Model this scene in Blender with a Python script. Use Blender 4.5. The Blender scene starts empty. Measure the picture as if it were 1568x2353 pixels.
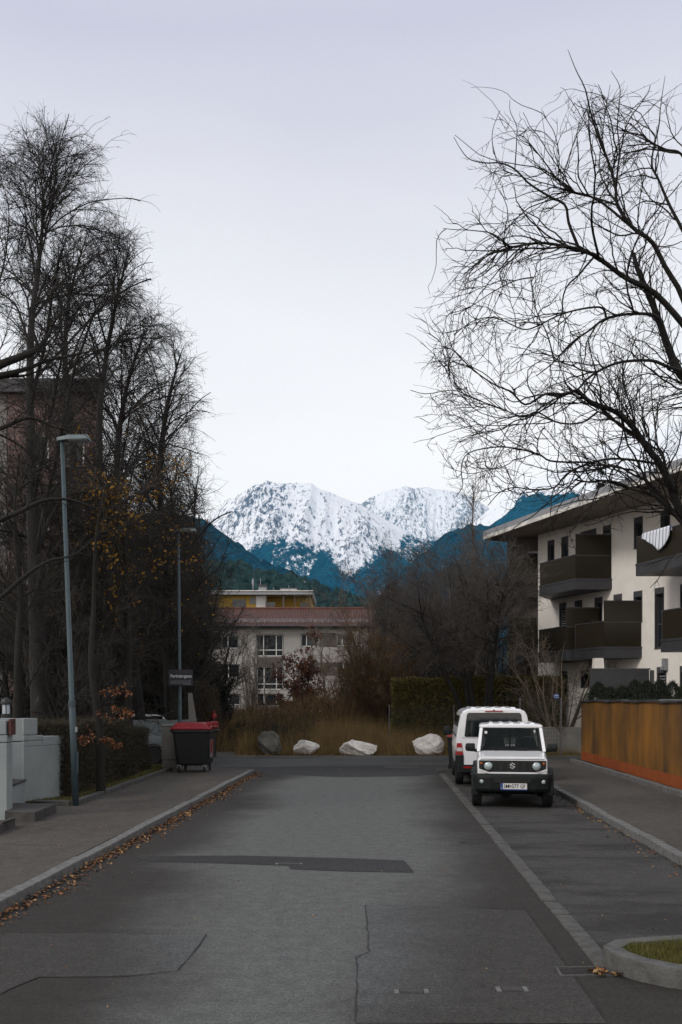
import bpy, math, random
import numpy as np
from mathutils import Vector, Matrix
D = bpy.data
SC = bpy.context.scene
COL = SC.collection
rng = np.random.default_rng(7)
random.seed(7)
PI = math.pi
F = 2287.0; CX = 784.0; HY = 1607.0; EYE = 2.2     # lens in units of a 1568 wide frame, horizon row, eye height

def at(px, py, Y):                 # point seen at a place of the frame, at distance Y
    return Vector(((px-CX)/F*Y, Y, EYE-(py-HY)/F*Y))
def gnd(px, py, z=0.0):            # point of the plane at height z
    Y = (EYE-z)*F/(py-HY)
    return Vector(((px-CX)/F*Y, Y, z))

# ------------------------------------------------------------------ tags
def tag(o, label=None, cat=None, group=None, kind=None):
    if label: o['label'] = label
    if cat: o['category'] = cat
    if group: o['group'] = group
    if kind: o['kind'] = kind
    return o
def thing(name, label, cat, loc=(0,0,0), rz=0.0, group=None):
    o = D.objects.new(name, None); COL.objects.link(o)
    o.empty_display_size = .2
    o.location = loc; o.rotation_euler = (0,0,rz)
    return tag(o, label, cat, group)
def link(name, me, m, parent=None, bevel=0, smooth=False):
    o = D.objects.new(name, me); COL.objects.link(o)
    if m is not None and len(me.materials) == 0: me.materials.append(m)
    if parent is not None: o.parent = parent
    if bevel:
        b = o.modifiers.new('bevel','BEVEL'); b.width = bevel; b.segments = 2; b.limit_method = 'ANGLE'; b.angle_limit = math.radians(35)
    if smooth:
        me.polygons.foreach_set('use_smooth', [True]*len(me.polygons))
    return o
def dup(root, loc, rz=None, label=None, scale=None):
    r = root.copy(); COL.objects.link(r); r.location = loc
    if rz is not None: r.rotation_euler = (0,0,rz)
    if label: r['label'] = label
    if scale: r.scale = scale
    for ch in list(root.children):
        c = ch.copy(); COL.objects.link(c); c.parent = r
        for g in list(ch.children):
            d = g.copy(); COL.objects.link(d); d.parent = c
    return r

# ------------------------------------------------------------------ mesh builder
class MB:
    def __init__(s): s.v = []; s.f = []
    def add(s, vs, fs):
        b = len(s.v); s.v += [tuple(p) for p in vs]; s.f += [tuple(b+i for i in f) for f in fs]; return s
    def box(s, x0,x1,y0,y1,z0,z1):
        return s.add([(x0,y0,z0),(x1,y0,z0),(x1,y1,z0),(x0,y1,z0),(x0,y0,z1),(x1,y0,z1),(x1,y1,z1),(x0,y1,z1)],
              [(0,3,2,1),(4,5,6,7),(0,1,5,4),(1,2,6,5),(2,3,7,6),(3,0,4,7)])
    def hexa(s, p): # eight points, bottom ring then top ring
        return s.add(p, [(0,3,2,1),(4,5,6,7),(0,1,5,4),(1,2,6,5),(2,3,7,6),(3,0,4,7)])
    def prism(s, poly, z0, z1):
        n = len(poly)
        a = sum(poly[i][0]*poly[(i+1)%n][1]-poly[(i+1)%n][0]*poly[i][1] for i in range(n))
        if a < 0: poly = poly[::-1]
        vs = [(p[0],p[1],z0) for p in poly]+[(p[0],p[1],z1) for p in poly]
        return s.add(vs, [tuple(range(n))[::-1], tuple(range(n,2*n))]+[(i,(i+1)%n,n+(i+1)%n,n+i) for i in range(n)])
    def prism_y(s, poly, y0, y1): # poly in x,z
        n = len(poly)
        a = sum(poly[i][0]*poly[(i+1)%n][1]-poly[(i+1)%n][0]*poly[i][1] for i in range(n))
        if a < 0: poly = poly[::-1]
        vs = [(p[0],y0,p[1]) for p in poly]+[(p[0],y1,p[1]) for p in poly]
        return s.add(vs, [tuple(range(n)), tuple(range(n,2*n))[::-1]]+[((i+1)%n,i,n+i,n+(i+1)%n) for i in range(n)])
    def prism_x(s, poly, x0, x1): # poly in y,z
        n = len(poly)
        a = sum(poly[i][0]*poly[(i+1)%n][1]-poly[(i+1)%n][0]*poly[i][1] for i in range(n))
        if a < 0: poly = poly[::-1]
        vs = [(x0,p[0],p[1]) for p in poly]+[(x1,p[0],p[1]) for p in poly]
        return s.add(vs, [tuple(range(n))[::-1], tuple(range(n,2*n))]+[(i,(i+1)%n,n+(i+1)%n,n+i) for i in range(n)])
    def loft(s, rings, cap=True):
        n = len(rings[0]); b = []
        vs = [p for r in rings for p in r]; fs = []
        for k in range(len(rings)-1):
            for i in range(n):
                fs.append((k*n+i, k*n+(i+1)%n, (k+1)*n+(i+1)%n, (k+1)*n+i))
        if cap:
            fs.append(tuple(range(n))[::-1]); fs.append(tuple((len(rings)-1)*n+i for i in range(n)))
        return s.add(vs, fs)
    def tube(s, path, r, n=8, cap=True):
        path = [Vector(p) for p in path]
        rs = r if isinstance(r,(list,tuple)) else [r]*len(path)
        rings = []
        for i,p in enumerate(path):
            t = (path[min(i+1,len(path)-1)]-path[max(i-1,0)]).normalized()
            ref = Vector((0,0,1)) if abs(t.z) < .9 else Vector((1,0,0))
            u = t.cross(ref).normalized(); w = u.cross(t)
            rings.append([p+(u*math.cos(2*PI*k/n)+w*math.sin(2*PI*k/n))*rs[i] for k in range(n)])
        return s.loft(rings, cap)
    def lathe(s, prof, c, axis='z', n=24): # prof: (r, h)
        rings = []
        for r,h in prof:
            ring = []
            for k in range(n):
                a = 2*PI*k/n; ca, sa = r*math.cos(a), r*math.sin(a)
                if axis == 'z': ring.append((c[0]+ca, c[1]+sa, c[2]+h))
                elif axis == 'x': ring.append((c[0]+h, c[1]+ca, c[2]+sa))
                else: ring.append((c[0]+sa, c[1]+h, c[2]+ca))
            rings.append(ring)
        return s.loft(rings)
    def build(s, name, m, parent=None, bevel=0, smooth=False):
        me = D.meshes.new(name); me.from_pydata(s.v, [], s.f); me.validate(); me.update()
        return link(name, me, m, parent, bevel, smooth)

def fast_mesh(name, V, Fc, k=None, smooth=False):
    V = np.asarray(V, dtype=np.float32).reshape(-1,3); Fc = np.asarray(Fc, dtype=np.int32); k = Fc.shape[1]
    me = D.meshes.new(name)
    me.vertices.add(len(V)); me.vertices.foreach_set('co', V.ravel())
    me.loops.add(Fc.size); me.loops.foreach_set('vertex_index', Fc.ravel())
    me.polygons.add(len(Fc))
    me.polygons.foreach_set('loop_start', np.arange(0, Fc.size, k, dtype=np.int32))
    try: me.polygons.foreach_set('loop_total', np.full(len(Fc), k, dtype=np.int32))
    except Exception: pass
    if smooth: me.polygons.foreach_set('use_smooth', np.ones(len(Fc), dtype=bool))
    me.update(calc_edges=True)
    return me
def nrm(a): return a/(np.linalg.norm(a, axis=-1, keepdims=True)+1e-9)

def tubes(groups):   # groups: list of (P (M,N,3), R (M,N), sides) -> verts, quads
    VV = []; FF = []; base = 0
    for P, R, S in groups:
        M,N,_ = P.shape
        if M == 0: continue
        T = nrm(np.gradient(P, axis=1))
        ref = np.zeros_like(T); ref[...,0] = .37; ref[...,1] = .83; ref[...,2] = .41
        U = nrm(np.cross(T, ref)); W = np.cross(U, T)
        a = np.arange(S)*2*PI/S
        ring = P[:,:,None,:] + R[:,:,None,None]*(U[:,:,None,:]*np.cos(a)[None,None,:,None]+W[:,:,None,:]*np.sin(a)[None,None,:,None])
        VV.append(ring.reshape(-1,3))
        m = np.arange(M)[:,None,None]*N*S; j = np.arange(N-1)[None,:,None]*S; i = np.arange(S)[None,None,:]; i2 = (i+1)%S
        q = np.stack([m+j+i, m+j+i2, m+j+S+i2, m+j+S+i], -1).reshape(-1,4)+base
        FF.append(q); base += M*N*S
    return np.concatenate(VV), np.concatenate(FF)

def grow(P, R, dens, L, ang, n, wob=.12, grav=0., rk=.006, t0=.1, t1=1., tfall=.6, rel=False, up=0., angv=.25, rmin=.0015, rmax=.75, taper=.35, flat=0.):
    M,N,_ = P.shape
    plen = np.linalg.norm(np.diff(P,axis=1),axis=2).sum(1)
    cnt = rng.poisson(dens*plen*(t1-t0)); idx = np.repeat(np.arange(M), cnt); K = len(idx)
    t = rng.uniform(t0,t1,K); f = t*(N-1); i = np.clip(np.floor(f).astype(int),0,N-2); w = (f-i)[:,None]
    A = P[idx,i]; B = P[idx,i+1]; start = A*(1-w)+B*w; tan = nrm(B-A)
    rp = R[idx,i]*(1-w[:,0])+R[idx,i+1]*w[:,0]
    rv = rng.normal(size=(K,3)); rv[:,2] *= (1-flat)
    perp = nrm(rv-(rv*tan).sum(1,keepdims=True)*tan)
    a = (ang+angv*rng.normal(size=K))[:,None]
    d = nrm(np.cos(a)*tan+np.sin(a)*perp+np.array([0,0,up]))
    Ls = (L*plen[idx] if rel else np.full(K, float(L)))*(1-tfall*t)*rng.uniform(.5,1.3,K)
    r0 = np.maximum(np.minimum(rk*Ls+rmin, rmax*rp), rmin)
    pts = np.zeros((K,n,3)); pts[:,0] = start; step = (Ls/(n-1))[:,None]
    for j in range(1,n):
        pts[:,j] = pts[:,j-1]+d*step
        d = nrm(d+wob*rng.normal(size=(K,3))+np.array([0,0,-grav*(j/n)]))
    rad = r0[:,None]*(1-(1-taper)*np.linspace(0,1,n))[None,:]
    return pts, rad
def spline(pts, n):      # Catmull-Rom through control points (with radius as 4th)
    p = np.array(pts, dtype=float); p = np.vstack([2*p[0]-p[1], p, 2*p[-1]-p[-2]])
    out = []
    for u in np.linspace(0, len(p)-3-1e-6, n):
        k = int(u); t = u-k; a,b,c,d = p[k],p[k+1],p[k+2],p[k+3]
        out.append(.5*((2*b)+(-a+c)*t+(2*a-5*b+4*c-d)*t*t+(-a+3*b-3*c+d)*t**3))
    return np.array(out)
def limbs(list_of_pts, n=26):
    S = np.array([spline(p, n) for p in list_of_pts])
    return S[...,:3], np.abs(S[...,3])
def quads(C, A, B):     # centres and half axes -> verts, quads
    V = np.stack([C-A-B, C+A-B, C+A+B, C-A+B],1).reshape(-1,3)
    return V, np.arange(len(V)).reshape(-1,4)
def leaf_cloud(C, size, aspect=.6, up=0.):
    K = len(C); a = nrm(rng.normal(size=(K,3))+np.array([0,0,up])); b = nrm(np.cross(a, rng.normal(size=(K,3))))
    s = size*rng.uniform(.6,1.3,(K,1))
    # a pointed leaf: rhombus with a bent midrib
    n = np.cross(a,b)
    V = np.stack([C-a*s, C+b*s*aspect-n*s*.2, C+a*s, C-b*s*aspect-n*s*.2],1).reshape(-1,3)
    return V, np.arange(len(V)).reshape(-1,4)
def slivers(C, length, width, up=.0, dirs=None):
    K = len(C); a = nrm(rng.normal(size=(K,3))+np.array([0,0,up])) if dirs is None else dirs
    b = nrm(np.cross(a, rng.normal(size=(K,3)))); l = length*rng.uniform(.5,1.4,(K,1))
    V = np.stack([C-b*width, C+b*width, C+a*l],1).reshape(-1,3)
    return V, np.arange(len(V)).reshape(-1,3)

# ------------------------------------------------------------------ noise for terrain
def vnoise(x, y, seed=0):
    xi = np.floor(x).astype(np.int64); yi = np.floor(y).astype(np.int64); xf = x-xi; yf = y-yi
    def h(a,b):
        n = (a*374761393+b*668265263+seed*974711) & 0x7fffffff
        n = ((n^(n>>13))*1274126177) & 0x7fffffff
        return ((n^(n>>16)) & 0xffff)/65535.0
    u = xf*xf*(3-2*xf); v = yf*yf*(3-2*yf)
    return (h(xi,yi)*(1-u)+h(xi+1,yi)*u)*(1-v)+(h(xi,yi+1)*(1-u)+h(xi+1,yi+1)*u)*v
def fbm(x,y,o=4,seed=0):
    s = 0; a = .5; t = 0
    for k in range(o): s = s+a*vnoise(x*2**k,y*2**k,seed+k*7); t += a; a *= .5
    return s/t
def ridged(x,y,o=4,seed=0):
    s = 0; a = .5; t = 0
    for k in range(o): s = s+a*(1-np.abs(2*vnoise(x*2**k,y*2**k,seed+k*13)-1)); t += a; a *= .55
    return s/t

# ------------------------------------------------------------------ materials
def new_mat(name):
    m = D.materials.new(name); m.use_nodes = True; nt = m.node_tree
    return m, nt, nt.nodes['Principled BSDF']
def mat(name, c1, c2=None, scale=4., rough=.7, metal=0., bump=0., bscale=None, stretch=(1,1,1), spec=.4, detail=6, lo=.35, hi=.65, island=0., c3=None, coat=0.):
    m, nt, p = new_mat(name); N = nt.nodes; L = nt.links
    p.inputs['Roughness'].default_value = rough; p.inputs['Metallic'].default_value = metal
    p.inputs['Specular IOR Level'].default_value = spec
    if coat: p.inputs['Coat Weight'].default_value = coat; p.inputs['Coat Roughness'].default_value = .06
    if c2 is None: c2 = tuple(x*.86 for x in c1)
    tc = N.new('ShaderNodeTexCoord'); mp = N.new('ShaderNodeMapping'); mp.inputs['Scale'].default_value = stretch
    L.new(tc.outputs['Object'], mp.inputs['Vector'])
    nz = N.new('ShaderNodeTexNoise'); nz.inputs['Scale'].default_value = scale; nz.inputs['Detail'].default_value = detail; nz.inputs['Roughness'].default_value = .65
    L.new(mp.outputs['Vector'], nz.inputs['Vector'])
    r = N.new('ShaderNodeValToRGB'); r.color_ramp.elements[0].position = lo; r.color_ramp.elements[1].position = hi
    r.color_ramp.elements[0].color = (*c1,1); r.color_ramp.elements[1].color = (*c2,1)
    if c3 is not None:
        e = r.color_ramp.elements.new(min(.98,hi+.12)); e.color = (*c3,1)
    if island:
        g = N.new('ShaderNodeNewGeometry'); mx = N.new('ShaderNodeMath'); mx.operation = 'MULTIPLY_ADD'
        mx.inputs[1].default_value = island; L.new(g.outputs['Random Per Island'], mx.inputs[0])
        ad = N.new('ShaderNodeMath'); ad.operation = 'MULTIPLY'; ad.inputs[1].default_value = 1-island
        L.new(nz.outputs['Fac'], ad.inputs[0]); L.new(ad.outputs[0], mx.inputs[2]); L.new(mx.outputs[0], r.inputs['Fac'])
    else:
        L.new(nz.outputs['Fac'], r.inputs['Fac'])
    L.new(r.outputs['Color'], p.inputs['Base Color'])
    if bump:
        b = N.new('ShaderNodeBump'); b.inputs['Strength'].default_value = bump; b.inputs['Distance'].default_value = .02
        n2 = N.new('ShaderNodeTexNoise'); n2.inputs['Scale'].default_value = bscale or scale*6; n2.inputs['Detail'].default_value = 4
        L.new(mp.outputs['Vector'], n2.inputs['Vector']); L.new(n2.outputs['Fac'], b.inputs['Height']); L.new(b.outputs['Normal'], p.inputs['Normal'])
    return m
def glass(name, tint=(.05,.07,.07), clear=.55, rough=.03, spec=.5):
    m, nt, p = new_mat(name); N = nt.nodes; L = nt.links
    N.remove(p); out = N['Material Output']
    tr = N.new('ShaderNodeBsdfTransparent'); tr.inputs['Color'].default_value = (clear,clear*1.02,clear,1)
    gl = N.new('ShaderNodeBsdfPrincipled'); gl.inputs['Base Color'].default_value = (*tint,1); gl.inputs['Roughness'].default_value = rough; gl.inputs['Specular IOR Level'].default_value = spec
    fr = N.new('ShaderNodeFresnel'); fr.inputs['IOR'].default_value = 1.5
    ma = N.new('ShaderNodeMath'); ma.operation = 'MULTIPLY_ADD'; ma.inputs[1].default_value = 1.0; ma.inputs[2].default_value = 1-clear if clear < .3 else .12
    L.new(fr.outputs[0], ma.inputs[0])
    mx = N.new('ShaderNodeMixShader'); L.new(ma.outputs[0], mx.inputs[0]); L.new(tr.outputs[0], mx.inputs[1]); L.new(gl.outputs[0], mx.inputs[2])
    L.new(mx.outputs[0], out.inputs['Surface'])
    return m

def text_mesh(s, size, name, m, parent, loc, rot=(PI/2,0,0), depth=.002, sx=1., align='CENTER', bold=0., fit=None):
    cu = D.curves.new(name,'FONT'); cu.body = s; cu.size = size; cu.extrude = depth; cu.align_x = align; cu.align_y = 'CENTER'; cu.offset = bold
    o = D.objects.new(name, cu); COL.objects.link(o)
    dg = bpy.context.evaluated_depsgraph_get(); me = D.meshes.new_from_object(o.evaluated_get(dg))
    D.objects.remove(o); me.name = name; me.materials.clear()
    if fit:
        xs = [v.co.x for v in me.vertices]; ys = [v.co.y for v in me.vertices]; kx = fit[0]/(max(xs)-min(xs)); ky = fit[1]/(max(ys)-min(ys)); ox = (max(xs)+min(xs))/2; oy = (max(ys)+min(ys))/2
        for v in me.vertices: v.co.x = (v.co.x-ox)*kx; v.co.y = (v.co.y-oy)*ky
        sx = 1.
    R = Matrix.LocRotScale(Vector(loc), Matrix.Identity(3).to_euler(), Vector((1,1,1))) @ Matrix.Rotation(rot[2],4,'Z') @ Matrix.Rotation(rot[0],4,'X') @ Matrix.Diagonal((sx,1,1,1))
    me.transform(R)
    return link(name, me, m, parent)
# ================================================================== camera, light, air
cam = D.cameras.new('camera'); co = D.objects.new('camera', cam); COL.objects.link(co)
co.location = (0,0,EYE); co.rotation_euler = (PI/2,0,0)
cam.sensor_fit = 'HORIZONTAL'; cam.sensor_width = 24; cam.lens = 35.0; cam.shift_y = (HY-1176.5)/1568; cam.clip_end = 40000; cam.clip_start = .1
SC.camera = co
SC.view_settings.view_transform = 'Standard'; SC.view_settings.look = 'None'; SC.view_settings.exposure = 0.0; SC.view_settings.gamma = 1
cy = SC.cycles
cy.use_denoising = True; cy.denoiser = 'OPENIMAGEDENOISE'; cy.denoising_input_passes = 'RGB_ALBEDO_NORMAL'; cy.denoising_prefilter = 'NONE'; cy.max_bounces = 6; cy.diffuse_bounces = 3; cy.glossy_bounces = 2; cy.transmission_bounces = 4; cy.transparent_max_bounces = 12; cy.volume_bounces = 0
cy.caustics_reflective = False; cy.caustics_refractive = False

SUN_EL = math.radians(38); SUN_AZ = math.radians(230)    # compass style: behind the camera, to its left
w = D.worlds.new('World'); SC.world = w; w.use_nodes = True
nt = w.node_tree; N = nt.nodes; L = nt.links
bg = N['Background']; bg.inputs['Strength'].default_value = .1
sky = N.new('ShaderNodeTexSky'); sky.sky_type = 'NISHITA'; sky.sun_disc = False; sky.sun_elevation = SUN_EL; sky.sun_rotation = SUN_AZ; sky.air_density = 1.2; sky.dust_density = 3.0
hs = N.new('ShaderNodeHueSaturation'); hs.inputs['Saturation'].default_value = .3; L.new(sky.outputs[0], hs.inputs['Color'])
tc = N.new('ShaderNodeTexCoord'); sx = N.new('ShaderNodeSeparateXYZ'); L.new(tc.outputs['Generated'], sx.inputs[0])
nz = N.new('ShaderNodeTexNoise'); nz.inputs['Scale'].default_value = 1.6; nz.inputs['Detail'].default_value = 3
mp = N.new('ShaderNodeMapping'); mp.inputs['Scale'].default_value = (1,1,3.2); L.new(tc.outputs['Generated'], mp.inputs[0]); L.new(mp.outputs[0], nz.inputs['Vector'])
ma = N.new('ShaderNodeMath'); ma.operation = 'MULTIPLY_ADD'; ma.inputs[1].default_value = .15; L.new(nz.outputs['Fac'], ma.inputs[0]); L.new(sx.outputs['Z'], ma.inputs[2])
cr = N.new('ShaderNodeValToRGB'); e = cr.color_ramp.elements          # the thin layer of cloud
e[0].position = .04; e[0].color = (1.52,1.39,1.28,1); e[1].position = 1.0; e[1].color = (.98,.98,1.02,1)
for q,c in ((.16,(1.46,1.36,1.28)),(.30,(1.30,1.235,1.19)),(.42,(1.09,1.06,1.06)),(.54,(.85,.83,.895)),(.64,(.68,.675,.79)),(.80,(.84,.85,.92))):
    k = e.new(q); k.color = (*c,1)
L.new(ma.outputs[0], cr.inputs['Fac'])
sc_ = N.new('ShaderNodeMix'); sc_.data_type = 'RGBA'; sc_.blend_type = 'MULTIPLY'; sc_.inputs[0].default_value = 1
L.new(cr.outputs[0], sc_.inputs[6]); sc_.inputs[7].default_value = (10,10,10,1)
mx = N.new('ShaderNodeMix'); mx.data_type = 'RGBA'; mx.inputs[0].default_value = .94
L.new(hs.outputs[0], mx.inputs[6]); L.new(sc_.outputs[2], mx.inputs[7]); L.new(mx.outputs[2], bg.inputs['Color'])
sl = D.lights.new('sun','SUN'); so = D.objects.new('sun', sl); COL.objects.link(so)
sl.energy = 1.5; sl.angle = math.radians(14); sl.color = (1,.95,.87)
sd = Vector((math.sin(SUN_AZ)*math.cos(SUN_EL), math.cos(SUN_AZ)*math.cos(SUN_EL), math.sin(SUN_EL)))   # towards the sun
so.rotation_euler = (-sd).to_track_quat('-Z','Y').to_euler(); so.location = (0,0,50)

hz = MB().box(-2700,4200,-60,9400,-3,1960).build('haze', None)
tag(hz, 'thin blue mountain air over the whole valley', 'haze', kind='stuff')
m = D.materials.new('air'); m.use_nodes = True; nt = m.node_tree; nt.nodes.remove(nt.nodes['Principled BSDF'])
pv = nt.nodes.new('ShaderNodeVolumePrincipled'); pv.inputs['Color'].default_value = (.08,.50,.88,1); pv.inputs['Density'].default_value = 3.2e-5; pv.inputs['Anisotropy'].default_value = 0.0
nt.links.new(pv.outputs[0], nt.nodes['Material Output'].inputs['Volume']); hz.data.materials.append(m)

# ================================================================== ground materials
def road_mat(name, dry, damp, mask='road', seed=0.):
    m, nt, p = new_mat(name); N = nt.nodes; L = nt.links
    tc = N.new('ShaderNodeTexCoord'); sep = N.new('ShaderNodeSeparateXYZ'); L.new(tc.outputs['Object'], sep.inputs[0])
    def noise(scale, det, st=(1,1,1), ro=.6):
        mp = N.new('ShaderNodeMapping'); mp.inputs['Scale'].default_value = st; mp.inputs['Location'].default_value = (seed,seed*2,0); L.new(tc.outputs['Object'], mp.inputs[0])
        n = N.new('ShaderNodeTexNoise'); n.inputs['Scale'].default_value = scale; n.inputs['Detail'].default_value = det; n.inputs['Roughness'].default_value = ro; L.new(mp.outputs[0], n.inputs['Vector']); return n.outputs['Fac']
    def mth(op, a, b=None, c=None):
        n = N.new('ShaderNodeMath'); n.operation = op
        for i,x in enumerate((a,b,c)):
            if x is None: continue
            if isinstance(x,(int,float)): n.inputs[i].default_value = x
            else: L.new(x, n.inputs[i])
        return n.outputs[0]
    big = noise(.33, 5)
    if mask == 'road':     # damp along both gutters, dry in the wheel tracks; darker towards the camera
        u = mth('ADD', mth('MULTIPLY_ADD', sep.outputs['Y'], -.043, sep.outputs['X']), .85)
        au = mth('DIVIDE', mth('ABSOLUTE', u), 2.6)
        near = mth('MULTIPLY', mth('MAXIMUM', mth('SUBTRACT', 14.0, sep.outputs['Y']), 0), .06)
        v = mth('ADD', mth('ADD', au, near), mth('MULTIPLY_ADD', big, .9, -.45))
        st = (.42, 1.0)
    elif mask == 'bay':
        n2 = noise(.7, 4, (.55,1.5,1))
        v = mth('MULTIPLY_ADD', big, .5, mth('MULTIPLY', n2, .9)); st = (.58,.76)
    else:
        v = mth('MULTIPLY_ADD', noise(1.3,5), .35, mth('MULTIPLY', big, .75)); st = (.4,.75)
    mr = N.new('ShaderNodeMapRange'); mr.interpolation_type = 'SMOOTHSTEP'; mr.inputs[1].default_value = st[0]; mr.inputs[2].default_value = st[1]; L.new(v, mr.inputs[0])
    fac = mr.outputs[0]
    if mask == 'bay':
        fac = mth('SUBTRACT', 1, fac)
    mx = N.new('ShaderNodeMix'); mx.data_type = 'RGBA'; L.new(fac, mx.inputs[0]); mx.inputs[6].default_value = (*dry,1); mx.inputs[7].default_value = (*damp,1)
    g = noise(75, 3, ro=.85); r = N.new('ShaderNodeMapRange'); r.inputs[1].default_value = .3; r.inputs[2].default_value = .72; r.inputs[3].default_value = .35; r.inputs[4].default_value = 1.9; L.new(g, r.inputs[0])
    g3 = noise(26, 3, ro=.7); r3 = N.new('ShaderNodeMapRange'); r3.inputs[1].default_value = .3; r3.inputs[2].default_value = .7; r3.inputs[3].default_value = .70; r3.inputs[4].default_value = 1.32; L.new(g3, r3.inputs[0])
    g2 = noise(6, 6); r2 = N.new('ShaderNodeMapRange'); r2.inputs[1].default_value = .3; r2.inputs[2].default_value = .7; r2.inputs[3].default_value = .82; r2.inputs[4].default_value = 1.16; L.new(g2, r2.inputs[0])
    mm = N.new('ShaderNodeVectorMath'); mm.operation = 'SCALE'; L.new(mx.outputs[2], mm.inputs[0]); L.new(mth('MULTIPLY', mth('MULTIPLY', r.outputs[0], r3.outputs[0]), r2.outputs[0]), mm.inputs['Scale'])
    L.new(mm.outputs[0], p.inputs['Base Color'])
    p.inputs['Roughness'].default_value = .85; p.inputs['Specular IOR Level'].default_value = .25
    b = N.new('ShaderNodeBump'); b.inputs['Strength'].default_value = .5; b.inputs['Distance'].default_value = .006; L.new(g, b.inputs['Height']); L.new(b.outputs[0], p.inputs['Normal'])
    return m
M = {}
M['road'] = road_mat('road_asphalt', (.084,.086,.083), (.025,.0225,.020), 'road')
M['bay'] = road_mat('bay_asphalt', (.045,.043,.041), (.023,.0215,.020), 'bay', 3.)
M['walk'] = road_mat('pavement_asphalt', (.066,.060,.053), (.044,.039,.034), 'walk', 9.)
M['cross'] = road_mat('crossing_asphalt', (.062,.063,.062), (.032,.031,.030), 'walk', 15.)
M['new'] = road_mat('relaid_asphalt', (.072,.0755,.076), (.036,.034,.0315), 'road', 5.)
M['patch'] = road_mat('patch_asphalt', (.030,.030,.031), (.020,.020,.020), 'walk', 22.)
M['granite'] = mat('kerb_granite', (.155,.155,.150), (.085,.083,.08), 9, .8, bump=.35, bscale=60)
M['granite_island'] = mat('island_granite', (.105,.104,.098), (.055,.053,.05), 6, .85, bump=.5, bscale=40)
M['granite_dark'] = mat('worn_granite', (.085,.083,.078), (.045,.043,.04), 7, .85, bump=.35, bscale=50)
M['crack'] = mat('tar_joint', (.008,.008,.008), (.014,.013,.013), 20, .7)
M['soil'] = mat('soil', (.030,.022,.014), (.055,.042,.026), 3, .95, bump=.6, bscale=20)
M['gravel'] = mat('gravel', (.12,.11,.09), (.06,.055,.045), 25, .95, bump=.5)
M['moss'] = mat('mossy_turf', (.052,.050,.012), (.030,.026,.010), 5, .95, bump=.6, bscale=40)
M['snow_forest'] = None

# ================================================================== setting
def sheet(name, pts, m, z=0.0):
    me = D.meshes.new(name); me.from_pydata([(p[0],p[1],z) for p in pts], [], [tuple(range(len(pts)))]); me.update()
    if me.polygons[0].normal.z < 0: me.flip_normals()
    return tag(link(name, me, m), kind='structure')
XL = lambda Y: -4.0+.0487*Y          # road side of the left kerb
XS = lambda Y: 1.79+.0375*Y          # flush stone strip
XR = lambda Y: 3.82+.0510*Y          # road side of the right kerb
sheet('ground', [(-2600,-50),(4100,-50),(4100,9300),(-2600,9300)], M['soil'], -.06)
YE = 29.6                             # where the street meets the crossing road
sheet('road', [(XL(3),3),(XS(3)+.1,3),(XS(YE)+.1,YE),(XL(YE),YE)], M['road'], 0)
sheet('road_shoulder', [(XS(3)+.1,3),(9,3),(9,8.4),(XS(8.4)+.1,8.4)], M['road'], 0.0)
sheet('parking_bay', [(XS(8.4)+.1,8.4),(9,8.4),(9,12),(XR(12)+.05,12),(XR(YE)+.05,YE),(XS(YE)+.1,YE)], M['bay'], 0)
sheet('crossing_road', [(-60,YE),(60,YE),(60,38.6),(-60,38.6)], M['cross'], -.002)
sheet('asphalt_patch', [gnd(500,1764), gnd(1060,1757), gnd(1050,1772), gnd(960,1784), gnd(780,1786), gnd(610,1779)], M['patch'], .003)
sheet('asphalt_patch', [gnd(300,1968), gnd(560,1967), gnd(800,1973), gnd(928,1978), gnd(952,2006), gnd(790,2003), gnd(668,1998), gnd(664,1990), gnd(480,1984), gnd(340,1980)], M['patch'], .004)
sheet('asphalt_patch', [gnd(0,2146), gnd(300,2145), gnd(475,2149), gnd(410,2231), gnd(300,2243), gnd(90,2247), gnd(0,2285)], M['new'], .003)
sheet('asphalt_patch', [gnd(840,2081), gnd(1205,2090), gnd(1395,2353), gnd(819,2353), gnd(822,2200), gnd(847,2188)], M['new'], .003)

def ribbon(name, pts, wdt, m, z, jit=.35):
    g = [gnd(*p) for p in pts]; fine = []
    for a,b in zip(g[:-1], g[1:]):
        n = max(2, int((b-a).length/.12))
        for k in range(n): fine.append(a.lerp(b, k/n))
    fine.append(g[-1]); vs = []; fs = []
    for i,p in enumerate(fine):
        t = (fine[min(i+1,len(fine)-1)]-fine[max(i-1,0)]).normalized(); n_ = Vector((-t.y,t.x,0))
        q = p+n_*random.gauss(0,.006); ww = wdt*(.25+random.random()*jit*1.6)
        vs += [(q+n_*ww)[:2]+(z,), (q-n_*ww)[:2]+(z,)]
        if i: fs.append((2*i-2,2*i-1,2*i+1,2*i))
    me = D.meshes.new(name); me.from_pydata(vs,[],fs); me.update()
    if me.polygons[0].normal.z < 0: me.flip_normals()
    return tag(link(name, me, m), kind='structure')
for pts, wd in [([(0,2286),(40,2266),(90,2247),(180,2247),(300,2244)], .014), ([(300,2244),(410,2236)], .006), ([(410,2231),(445,2190),(475,2149)], .009), ([(475,2149),(300,2146),(60,2143)], .005),
                ([(838,2081),(845,2130),(848,2188)], .010), ([(848,2190),(821,2200)], .010), ([(821,2200),(820,2270),(818,2353)], .011), ([(838,2081),(1000,2084),(1210,2092)], .010), ([(1210,2092),(1300,2210),(1392,2340)], .004),
                ([(664,1990),(668,1998),(800,2003),(952,2007)], .009), ([(928,1978),(952,2006)], .008), ([(340,1981),(480,1985),(664,1990)], .006), ([(778,1764),(790,1786)], .03), ([(700,1782),(790,1787),(900,1785),(1000,1781)], .02), ([(0,1960),(200,1962)], .008)]:
    ribbon('road_joint', pts, wd, M['crack'], .0065 if pts[0] != (0,1960) else .126)

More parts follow.
